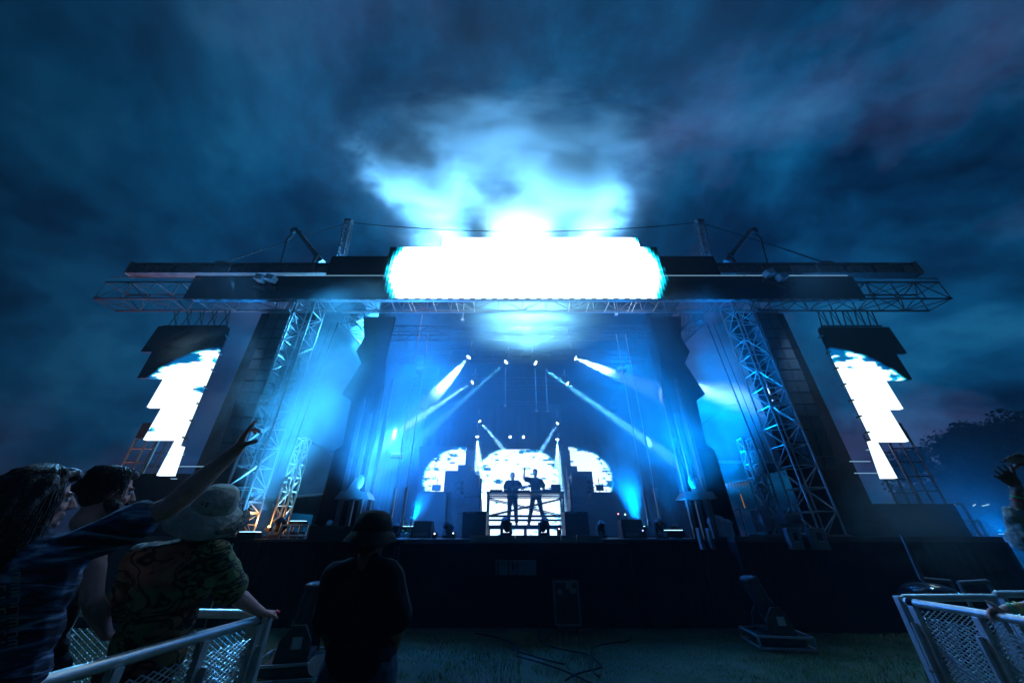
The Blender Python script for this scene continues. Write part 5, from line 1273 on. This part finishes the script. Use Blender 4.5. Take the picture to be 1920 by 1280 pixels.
# --- fan in the patterned shirt and pale bucket hat
pat = bpy.data.materials.new('patterned_shirt'); pat.use_nodes = True
t = pat.node_tree; b = t.nodes['Principled BSDF']; b.inputs['Roughness'].default_value = .8
tcn = N(t, 'ShaderNodeTexCoord'); mp = N(t, 'ShaderNodeMapping'); mp.inputs['Rotation'].default_value = (0, R(15), 0); mp.inputs['Scale'].default_value = (1, 1, 1.6); t.links.new(tcn.outputs['Object'], mp.inputs[0])
n_a = N(t, 'ShaderNodeTexNoise', i_Scale=4.2, i_Detail=2.0, i_Distortion=2.2); t.links.new(mp.outputs[0], n_a.inputs[0])
n_b = N(t, 'ShaderNodeTexNoise', i_Scale=2.6, i_Detail=1.0); t.links.new(tcn.outputs['Object'], n_b.inputs[0])
rpa = ramp(t, [(.35, (.42, .32, .12)), (.48, (.14, .26, .10)), (.56, (.36, .12, .07)), (.68, (.50, .36, .16))]); t.links.new(n_b.outputs[0], rpa.inputs[0])
rpb = ramp(t, [(.43, (1, 1, 1)), (.47, (.05, .06, .09)), (.52, (.05, .06, .09)), (.56, (1, 1, 1))]); t.links.new(n_a.outputs[0], rpb.inputs[0])
mx_ = N(t, 'ShaderNodeMix', data_type='RGBA', blend_type='MULTIPLY'); mx_.inputs['Factor'].default_value = 1; t.links.new(rpa.outputs[0], mx_.inputs['A']); t.links.new(rpb.outputs[0], mx_.inputs['B']); t.links.new(mx_.outputs['Result'], b.inputs['Base Color'])
Bq = standing(-2.1, 2.6, .12, (.2, 1), 1.78, spread=.06)
Bq['head'] = D(404, 958, 2.36); Bq['neck'] = D(375, 1005, 2.28); Bq['shR'] = D(404, 1040, 2.20); Bq['shL'] = D(262, 1044, 2.16); Bq['chest'] = D(325, 1100, 2.12); Bq['pelvis'] = D(262, 1250, 2.0)
Bq['elR'] = D(436, 1112, 2.33); Bq['wrR'] = D(489, 1147, 2.50); Bq['elL'] = D(240, 1150, 2.2); Bq['wrL'] = D(300, 1180, 2.45)
for k, dx_ in (('L', -.1), ('R', .1)):
    Bq['hip' + k] = Bq['pelvis'] + V(dx_, 0, -.05); Bq['kn' + k] = V(Bq['pelvis'].x + dx_, Bq['pelvis'].y, .6); Bq['an' + k] = V(Bq['pelvis'].x + dx_ * 1.3, Bq['pelvis'].y, .21)
FB = frame((.30, 1, -.30))
rb_, F_, L_ = body('person', 'fan in a dark printed shirt and pale bucket hat, hand on the barrier corner', Bq, skin, pat, blackcloth, 'fans leaning on the left barrier', voxel=.007, ak=1.15, sleeves=.85, shirt_r=.034, headf=FB, build_=1.15, shirt_disp=.012,
                  hands=[dict(wrist=Bq['wrR'], d=(.12, .95, -.15), n=(0, -.1, -1), side=-1, curls=(.35, .38, .4, .4), s=1.0), dict(wrist=Bq['wrL'], d=(.3, .9, -.3), n=(0, 0, -1), side=1, curls=(.3, .3, .3, .3))])
hair_cap(rb_, L_, Bq['head'] + V(0, .01, -.05), FB, .84, hairm, lambda b, P: [b.chain([P(k * .05, -.05, -.03), P(k * .075, -.06, -.12), P(k * .08, -.04, -.21)], [.045, .04, .02]) for k in (-1, -.4, .4, 1)], voxel=.007, amp=.004)
hatpale = mat('pale_hat_cloth', (.50, .56, .48), .9, 0, .3, 7, 1.0, 22)
hatknit = mat('pale_hat_knit', (.42, .44, .38), .95, 0, .45, 45, 1.0, 160)
FH = frame((.35, 1, .25), (.55, -.15, .9))
bucket_hat(rb_, L_, Bq['head'] + V(.005, -.02, .035), FH, 1.16, hatpale, hatpale, .190, .080, .118)
b = Blob(); pts = []
for k in range(9):
    a = R(-12 + k * 11); pts.append(Bq['head'] + V(.005, -.02, .035) + FH @ (V(math.cos(a) * .165, math.sin(a) * .18, -.052) * 1.16))
b.chain(pts, [.016, .026, .032, .036, .036, .036, .032, .026, .016]); b.make(.006, 'hat_fold', hatknit, rb_, local=L_, disp=folds(.007, 75, 0, (1, 1, 1)))
m = MB()
for a, z_ in ((R(-60), .045), (R(-75), .045), (R(-60), .06), (R(-100), .02)):
    q = Bq['head'] + V(.005, -.02, .035) + FH @ (V(math.cos(a) * .094, math.sin(a) * .106, z_) * 1.16); m.ell(q - L_, (.007, .007, .007), seg=8)
m.build('eyelet', plastic, rb_)
p = Bq['wrR'] + V(.02, .17, -.02); m = MB(); m.ell(p - L_, (.011, .016, .010)); m.ell(p - L_ + V(.02, -.005, -.004), (.010, .014, .009)); m.build('fingernail', mat('red_nail', (.75, .02, .06), .2), rb_)

# --- two fans cut off by the right border
Dd = standing(4.25, 2.75, .12, (-.25, 1), 1.80, spread=.06)
Dd['wrR'] = D(1905, 908, 2.58); Dd['wrL'] = D(1926, 862, 2.66); Dd['elR'] = D(1918, 1010, 2.50); Dd['elL'] = D(1985, 905, 2.6)
Dd['shL'] = V(4.02, 2.72, 1.58); Dd['shR'] = V(4.42, 2.66, 1.58)
rd_, F_, L_ = body('person', 'fan in a pale sleeved top clapping raised hands at the right border', Dd, skin_dark, mat('mint_cloth', (.35, .52, .48), .8, 0, .2, 6, .3, 50), blackcloth, 'fans behind the right barrier', voxel=.006, sleeves=.9, shirt_r=.03,
                  hands=[dict(wrist=Dd['wrR'], d=(D(1856, 868, 2.58) - D(1905, 908, 2.58)), n=(-.3, .5, .75), side=-1, curls=(.05, .08, .06, .10), s=1.08, spread=.2), dict(wrist=Dd['wrL'], d=(D(1850, 852, 2.62) - D(1926, 862, 2.62)), n=(.3, -.45, -.75), side=-1, curls=(.04, .06, .08, .1), s=1.08, thumb=(.3, .9, .1), spread=.12)])
hair_cap(rd_, L_, Dd['head'], F_, 1.0, hairm)
b = Blob(); a_, c_ = D(1904, 958, 2.50), D(1922, 975, 2.50); b.cap(D(1900, 966, 2.5), .055, D(1925, 978, 2.52), .06); b.cap(D(1908, 968, 2.5), .052, Dd['elR'], .075); b.cap(Dd['elR'], .08, Dd['shR'], .085); b.make(.007, 'sleeve', MATS['mint_cloth'], rd_, local=L_, disp=folds(.014, 14, 2, (1, 1, 1.5)))
def band(p, q, f, r, mat_, wdt, root, L, name='wristband'):
    c_ = p.lerp(q, f); d_ = (q - p).normalized(); m = MB(); n = 20; a = d_.orthogonal().normalized(); b_ = d_.cross(a); vs = []
    for i in range(n):
        tt = 2 * PI * i / n; o_ = a * math.cos(tt) + b_ * math.sin(tt); vs += [c_ - d_ * wdt + o_ * r - L, c_ + d_ * wdt + o_ * r - L, c_ + d_ * wdt + o_ * (r - .003) - L, c_ - d_ * wdt + o_ * (r - .003) - L]
    m.add(vs, [(4*i+k, 4*((i+1) % n)+k, 4*((i+1) % n)+(k+1) % 4, 4*i+(k+1) % 4) for i in range(n) for k in range(4)], 0, True); return m.build(name, mat_, root)
grn = mat('green_band', (.04, .55, .22), .5, 0, .1); yel = mat('yellow_band', (.6, .65, .1), .5, 0, .1)
band(Dd['wrR'], Dd['elR'], .06, .033, mat('grey_band', (.2, .25, .25), .5), .018, rd_, L_); band(Dd['wrR'], Dd['elR'], .24, .036, grn, .006, rd_, L_); band(Dd['wrR'], Dd['elR'], .30, .0365, mat('red_band', (.5, .04, .08), .5), .005, rd_, L_); band(Dd['wrL'], Dd['elL'], .12, .034, MATS['grey_band'], .014, rd_, L_)
E_ = standing(4.45, 3.05, .12, (-.35, 1), 1.72, spread=.06)
E_['wrR'] = D(1893, 1142, 2.60); E_['elR'] = V(4.18, 3.06, 1.24); E_['shR'] = V(4.30, 3.0, 1.50); E_['shL'] = V(4.66, 3.15, 1.52)
E_['wrR'] = D(1888, 1140, 2.62)
re_, F_, L_ = body('person', 'fan gripping the right barrier rail, green band on the wrist', E_, skin, blackcloth, blackcloth, 'fans behind the right barrier', voxel=.006,
                  hands=[dict(wrist=E_['wrR'], d=(D(1836, 1146, 2.68) - D(1888, 1140, 2.62)), n=(-.25, -.1, -1), side=1, curls=(.62, .66, .70, .72), s=1.12, thumb=(.5, .3, -.9))])
hair_cap(re_, L_, E_['head'], F_, 1.0, hairm)
band(E_['wrR'], E_['elR'], .05, .034, grn, .011, re_, L_); band(E_['wrR'], E_['elR'], .14, .036, yel, .007, re_, L_)

# ------------------------------------------------------------------ crowd barriers
bar = mat('barrier_alu', (.62, .70, .70), .38, .6, .18, 10, .1, 60)
def barrier(p0, p1, label, zt=1.10, posts=2, out=(0, 0, 0), first_post=True, rung=True):
    """one straight section of stage barrier between two top corners; out = direction of the raking legs"""
    p0 = Vector((p0[0], p0[1], 0)); p1 = Vector((p1[0], p1[1], 0)); d = (p1 - p0); Ln = d.length; d.normalize(); o = Vector(out).normalized(); up = V(0, 0, 1)
    r_ = empty('crowd_barrier', p0); tag(r_, label, 'barrier', 'near crowd barrier sections')
    m = MB(); m.tube(p0 + up*zt, p1 + up*zt, .030, 16); m.ell(p0 + up*zt, .030, seg=12); m.ell(p1 + up*zt, .030, seg=12); wp(m, 'top_rail', bar, r_)
    for i in range(posts + 1):
        b0 = p0 + d * (Ln * i / posts + (.04 if i == 0 else -.04 if i == posts else 0))
        M_ = Matrix((d, o, up)).transposed().to_4x4(); M_ = Matrix.Translation(b0) @ M_
        m = MB(); m.bbox((-.025, -.02, .04), (.025, .03, zt - .025), .005, M=M_); m.bbox((-.03, .03, .02), (-.012, .07, zt - .15), .004, M=M_)
        m.tube(b0 + up*(zt - .13) + o*.02, b0 + up*(zt - .02) + d*.03 + o*.01, .007, 6); wp(m, 'post', bar, r_)
        m = MB(); q0 = b0 + up*(zt - .28); q1 = b0 - o*.85 + up*.06; m.tube(q0, q1, .02, 4); m.tube(b0 + up*.05, q1, .02, 4); wp(m, 'raking_leg', bar, r_)
    m = MB(); s_ = .062
    n = int(Ln / s_)
    # expanded metal mesh: two families of diagonal strands
    z0, z1 = .10, zt - .10
    H_ = z1 - z0; ang = .5
    k = -int(H_ / ang / s_) - 1
    while k < n + int(H_ / ang / s_) + 1:
        for sg in (1, -1):
            x0 = k * s_; # x = x0 + sg*(z-z0)/ang
            za, zb = z0, z1
            xa, xb = x0, x0 + sg * H_ / ang
            # clip to 0..Ln
            def clip(xv): return max(0, min(Ln, xv))
            if (xa < 0 and xb < 0) or (xa > Ln and xb > Ln): continue
            ca, cb = clip(xa), clip(xb)
            if xb != xa: za = z0 + (ca - xa) / (xb - xa) * H_; zb = z0 + (cb - xa) / (xb - xa) * H_
            if abs(cb - ca) < .02: continue
            m.tube(p0 + d*ca + up*za - o*(.012 + .002*sg), p0 + d*cb + up*zb - o*(.012 + .002*sg), .0042, 4, cap=False)
        k += 1
    wp(m, 'mesh_panel', mat('mesh_metal', (.5, .58, .60), .35, .6, .2, 20), r_)
    m = MB(); m.box((-.0, 0, 0), (Ln, .9, .03), M=Matrix.Translation(p0) @ Matrix((d, -o, up)).transposed().to_4x4()); wp(m, 'foot_plate', steel, r_)
    m = MB(); m.bbox((0, .022, .08), (Ln, .05, .14), .005, M=Matrix.Translation(p0) @ Matrix((d, o, up)).transposed().to_4x4()); wp(m, 'bottom_rail', bar, r_)
    return r_
K = (-1.86, 3.24)
barrier(K, (-2.02, 1.78), 'near left barrier section with a thick round rail running toward the camera', 1.10, 3, (1, -.11, 0))
barrier((K[0] - .05, K[1] + .04), (-4.2, 3.42), 'left barrier section crossing behind the fans, seen through its mesh', 1.12, 3, (0, 1, 0))
K2 = (3.70, 3.98)
barrier(K2, (3.76, 2.4), 'near right barrier section with a round rail gripped by a hand', 1.10, 3, (-1, 0, 0))
barrier((K2[0] + .05, K2[1] + .06), (4.62, 4.06), 'right barrier section just behind the corner, facing the stage', 1.12, 1, (0, 1, 0))
barrier((4.72, 4.10), (6.6, 4.2), 'farthest right barrier section leaving the picture at the border', 1.14, 2, (0, 1, 0))
for p, lab in ((V(K[0] - .01, K[1] + .03, 0), 'left'), (V(K2[0] - .0, K2[1] + .03, 0), 'right')):
    r_ = empty('corner_post', p); tag(r_, 'square corner post with a black strap joining the %s barrier sections' % lab, 'post', 'corner posts of the barriers')
    m = MB(); m.bbox((-.035, .01, 0), (.035, .06, 1.135), .006); m.build('upright', bar, r_); m = MB(); m.tube((0, -.10, 1.10), (0, -.05, 1.10), .034, 14); m.build('strap', cable, r_)
    m = MB(); m.tube((.0, -.02, .62), (.09 if lab == 'left' else -.09, -.05, .62), .012, 8); m.tube((.0, 0, .55), (.07 if lab == 'left' else -.07, -.04, .55), .012, 8); m.build('latch_bolt', alu, r_)
# ------------------------------------------------------------------ air, smoke and flood lamps added to light them
hz = MB(); hz.box((-74, -44, -1), (74, 79, 45)); tag(hz.build('haze', haze_mat('haze', 0.0022, (.55, .80, 1))), 'thin blue haze over the whole field', 'haze', kind='stuff')
sh = MB(); sh.box((CX - 4.55, 9.6, 1.60), (CX + 4.55, 15.9, 8.0)); tag(sh.build('smoke', haze_mat('smoke', 0.030, (.4,.8,1))), 'even thin smoke filling the inside of the stage', 'smoke', 'smoke drifting over the stage', 'stuff')
CY = (0.07, 0.46, 1.0); BL = (0.0, 0.27, 1.0)
def flood(px, py, Y, color, power, lab, size=.25, aim=None, ang=100):  # unseen lamp, added so the smoke and air glow
    p = W(px, py, Y); r_ = empty('added_flood', p); tag(r_, lab, 'flood lamp', 'unseen flood lamps added for the smoke glow')
    m = MB(); m.bbox((-.2, -.12, -.15), (.2, .12, -.02), .02); m.build('housing', plastic, r_)
    m = MB(); m.box((-.17, -.1, -.018), (.17, .1, -.01)); m.build('lens', emit('added_flood_lens', (.3, .7, 1), 4), r_)
    if aim is None: lamp('lamp', 'POINT', (0, 0, .12), color, power, r_, size)
    else: lamp('lamp', 'SPOT', (0, 0, .12), color, power, r_, size, target=Vector(aim), spot=ang, blend=.8)
UP = (0.27, 0.53, 0.90)
flood(850, 560, 13.5, UP, 46000, 'added flood lamp on top of the stage roof, left', aim=(-.25, -.25, 1), ang=85)
flood(975, 555, 13.5, UP, 46000, 'added flood lamp on top of the middle of the stage roof', aim=(0, -.35, 1), ang=80)
flood(1100, 560, 13.5, UP, 46000, 'added flood lamp on top of the stage roof, right', aim=(.12, -.25, 1), ang=80)
flood(975, 552, 12.8, (.75, .9, .9), 14000, 'added white flood lamp behind the lit header', aim=(0, -.75, 1), ang=70)
flood(985, 660, 12.4, (.4, .75, 1), 17000, 'added white flood lamp hung under the stage roof', aim=(0, -1, .12), ang=70)
flood(700, 640, 10.8, CY, 4500, 'added cyan flood lamp high in the left of the stage opening')
flood(790, 690, 13.6, BL, 2200, 'added blue flood lamp under the left of the stage roof', size=.5)
flood(1165, 690, 13.6, BL, 2200, 'added blue flood lamp under the right of the stage roof', size=.5)
flood(560, 975, 10.2, CY, 6500, 'added cyan flood lamp at the foot of the left side bay', aim=(-.08, -.28, 1), ang=80, size=.5)
flood(1320, 975, 10.6, BL, 14000, 'added blue flood lamp at the foot of the right side bay', aim=(.1, -.28, 1), ang=80, size=.5)
flood(1272, 728, 9.9, (.34, .45, 1), 12000, 'unseen violet blue flood lamp behind the edge of the right portal drape', aim=(1, -.1, -.22), ang=30)
flood(745, 850, 11.5, (.03, .24, 1), 2000, 'added violet blue flood lamp behind the left lift mast')
flood(1195, 985, 9.9, BL, 1200, 'added blue flood lamp beside the right smoke machine', .1, aim=(-.1, 0, 1), ang=60)
flood(770, 985, 9.9, BL, 350, 'added blue flood lamp beside the left smoke machine', .1, aim=(.3, 0, 1), ang=60)
r_ = empty('added_flood', (11.7, 9.2, .5)); tag(r_, 'added blue flood lamp on the ground at the far right end of the side platform', 'flood lamp', 'unseen flood lamps added for the smoke glow')  # added out of view to light the low smoke at right
m = MB(); m.bbox((-.2, -.12, -.15), (.2, .12, -.02), .02); m.build('housing', plastic, r_); lamp('lamp', 'POINT', (0, 0, .12), BL, 260, r_, .3)
flood(712, 992, 8.75, (.03, .32, 1), 3800, 'added cyan flood lamp at the foot of the left lift mast', aim=(-.12, -.10, 1), ang=90, size=.4)
flood(470, 995, 8.5, CY, 2200, 'added cyan flood lamp at the foot of the left lattice tower', aim=(-.02, -.12, 1), ang=70, size=.4)
flood(1262, 992, 8.75, BL, 3800, 'added blue flood lamp at the foot of the right lift mast', aim=(.12, -.10, 1), ang=90, size=.4)
flood(1880, 1000, 24, BL, 900, 'added blue flood lamp far out by the trees')  # added to light the mist in front of the trees
r_ = empty('work_lamp', (-11.7, 9.0, 1.0)); tag(r_, 'warm work lamp low beside the left scaffold tower', 'lamp')
m = MB(); m.bbox((-.1, -.08, -.12), (.1, .08, -.02), .02); m.tube((0, 0, -1.0), (0, 0, -.1), .02, 6); m.build('housing', plastic, r_); lamp('lamp', 'SPOT', (0, 0, .05), (1, .42, .28), 800, r_, .1, target=(-.02, -.05, 7), spot=75, blend=.9)
flood(330, 985, 10.8, BL, 3000, 'added blue flood lamp on the ground behind the left side screen', aim=(0, -.1, 1), ang=80)
r_ = empty('warm_lamp', W(505, 985, 9.3)); tag(r_, 'small warm lamp at the foot of the orange lit lattice mast', 'lamp')
m = MB(); m.bbox((-.06, -.06, -.12), (.06, .06, -.04), .01); m.build('housing', plastic, r_); m = MB(); m.ell((0, 0, -.02), .03, seg=8); m.build('bulb', emit('warm_bulb', (1, .6, .25), 5), r_)
lamp('lamp', 'POINT', (0, -.25, .1), (1, .5, .2), 14, r_, .05)

smoke(W(975, 425, 11.3), (7.8, 2.2, 2.9), 1.1, 'bright white blue smoke boiling up right behind the lit header', seed=1.0, thr=.35, soft=.26, step=.6, detail=11, scale=3.2)
smoke(W(775, 320, 11.6), (3.8, 2.0, 7.2), 1.3, 'tall smoke plume leaning left above the header', seed=3.3, thr=.40, rot=(0, R(-42), 0), soft=.22, step=.6, detail=10, squash=(.8, .8, 1.5), scale=2.9, dist=.4)
smoke(W(1070, 350, 11.6), (4.4, 2.0, 5.2), 1.3, 'tall smoke plume rising right above the header', seed=6.3, thr=.38, rot=(0, R(12), 0), soft=.22, step=.6, detail=10, squash=(.8, .8, 1.2), scale=3.0, dist=.4)
smoke(W(960, 270, 14), (17, 4, 10), 0.50, 'thin faint smoke spreading high above the stage', seed=8.4, thr=.40, detail=10, soft=.3, scale=4.0, dist=.3)
smoke(W(545, 740, 8.7), (3.2, .8, 4.0), 1.3, 'cyan smoke bank around the left lattice tower', seed=7.0, thr=.40, scale=3.2, soft=.22, detail=10, dist=.5)
smoke(W(650, 560, 8.0), (2.4, .5, 1.3), 0.9, 'smoke wisp drifting over the dark left part of the header', seed=9.2, thr=.42, scale=2.4, soft=.2, detail=10, dist=.5)
smoke(W(985, 600, 9.3), (3.0, .7, 1.7), 1.2, 'white hot smoke pouring under the middle of the header', seed=11.0, thr=.36, soft=.25, detail=10, scale=2.4, dist=.4)
smoke(W(760, 640, 10.3), (3.2, 1.0, 2.8), 0.9, 'smoke hanging inside the upper left of the stage', seed=12.5, thr=.38, soft=.22, detail=10, scale=2.6, dist=.5)
smoke(W(1180, 890, 10.0), (1.1, .5, 2.1), 1.6, 'smoke column rising from the right smoke machine', seed=14.0, thr=.38, rot=(0, R(-18), 0), scale=2.2, soft=.2, detail=10, dist=.4)
smoke(W(790, 950, 9.9), (.35, .25, .85), 4, 'small smoke jet leaning right beside the hat', seed=15.0, thr=.36, rot=(0, R(28), 0), detail=8)
smoke(W(1325, 750, 9.9), (2.4, .7, 1.0), 1.1, 'violet smoke streak between the lift mast and the tower', seed=16.0, thr=.34, rot=(0, R(12), 0), detail=10, scale=2.2, soft=.3, dist=.4)
smoke(W(360, 640, 8.2), (1.5, .3, .7), 1.0, 'smoke curling before the top of the left side screen', seed=18.0, thr=.40, rot=(0, R(-25), 0), detail=10, scale=2.4)
smoke(W(1760, 990, 8.6), (3.4, 1.2, 1.7), 0.40, 'low blue smoke lying beyond the right platform', seed=19.0, thr=.32, scale=2.2)
smoke(W(720, 820, 10.2), (1.0, .6, 1.1), 1.6, 'violet smoke knot where the long pale beam ends', seed=21.0, thr=.38, detail=10, scale=2.2)
smoke(W(960, 690, 8.5), (12, 1.3, 5.4), 0.9, 'uneven blue smoke bank drifting along the whole stage front', seed=23.0, thr=.38, detail=10, scale=5.0, soft=.35, dist=.3, squash=(1, 1, .6))
smoke(W(1380, 800, 9.6), (2.6, .7, 3.2), 0.5, 'blue smoke around the right lattice tower', seed=25.0, thr=.38, detail=10, scale=2.8, soft=.3, dist=.4)
smoke(W(700, 900, 9.6), (2.2, .6, 1.3), 0.5, 'low blue smoke around the left lift mast', seed=27.0, thr=.38, detail=10, scale=2.4, soft=.3, dist=.4)
smoke(W(838, 712, 10.95), (1.0, .5, 1.0), 1.3, 'smoke puff caught in the broad white beam on the left', seed=31.0, thr=.26, scale=1.8, soft=.3)
smoke(W(1118, 688, 10.95), (1.1, .5, .8), 1.3, 'smoke puff caught in the short bright beam on the right', seed=33.0, thr=.26, scale=1.8, soft=.3)
smoke(W(690, 760, 8.45), (2.2, .5, 3.6), 1.2, 'thick smoke in front of the left portal drape', seed=35.0, thr=.40, detail=10, scale=2.8, soft=.3, dist=.4)
smoke(W(1275, 760, 8.45), (1.9, .5, 3.6), 1.0, 'thick smoke in front of the right portal drape', seed=37.0, thr=.40, detail=10, scale=2.8, soft=.3, dist=.4)
smoke(W(1300, 580, 8.2), (2.2, .5, 1.3), 0.7, 'smoke wisp drifting over the dark right part of the header', seed=39.0, thr=.40, scale=2.4, soft=.2, detail=10, dist=.5)
smoke(W(1820, 900, 26), (16, 5, 7), 0.10, 'pale blue mist lying before the trees', seed=41.0, thr=.24, scale=2.0, soft=.5, detail=5)
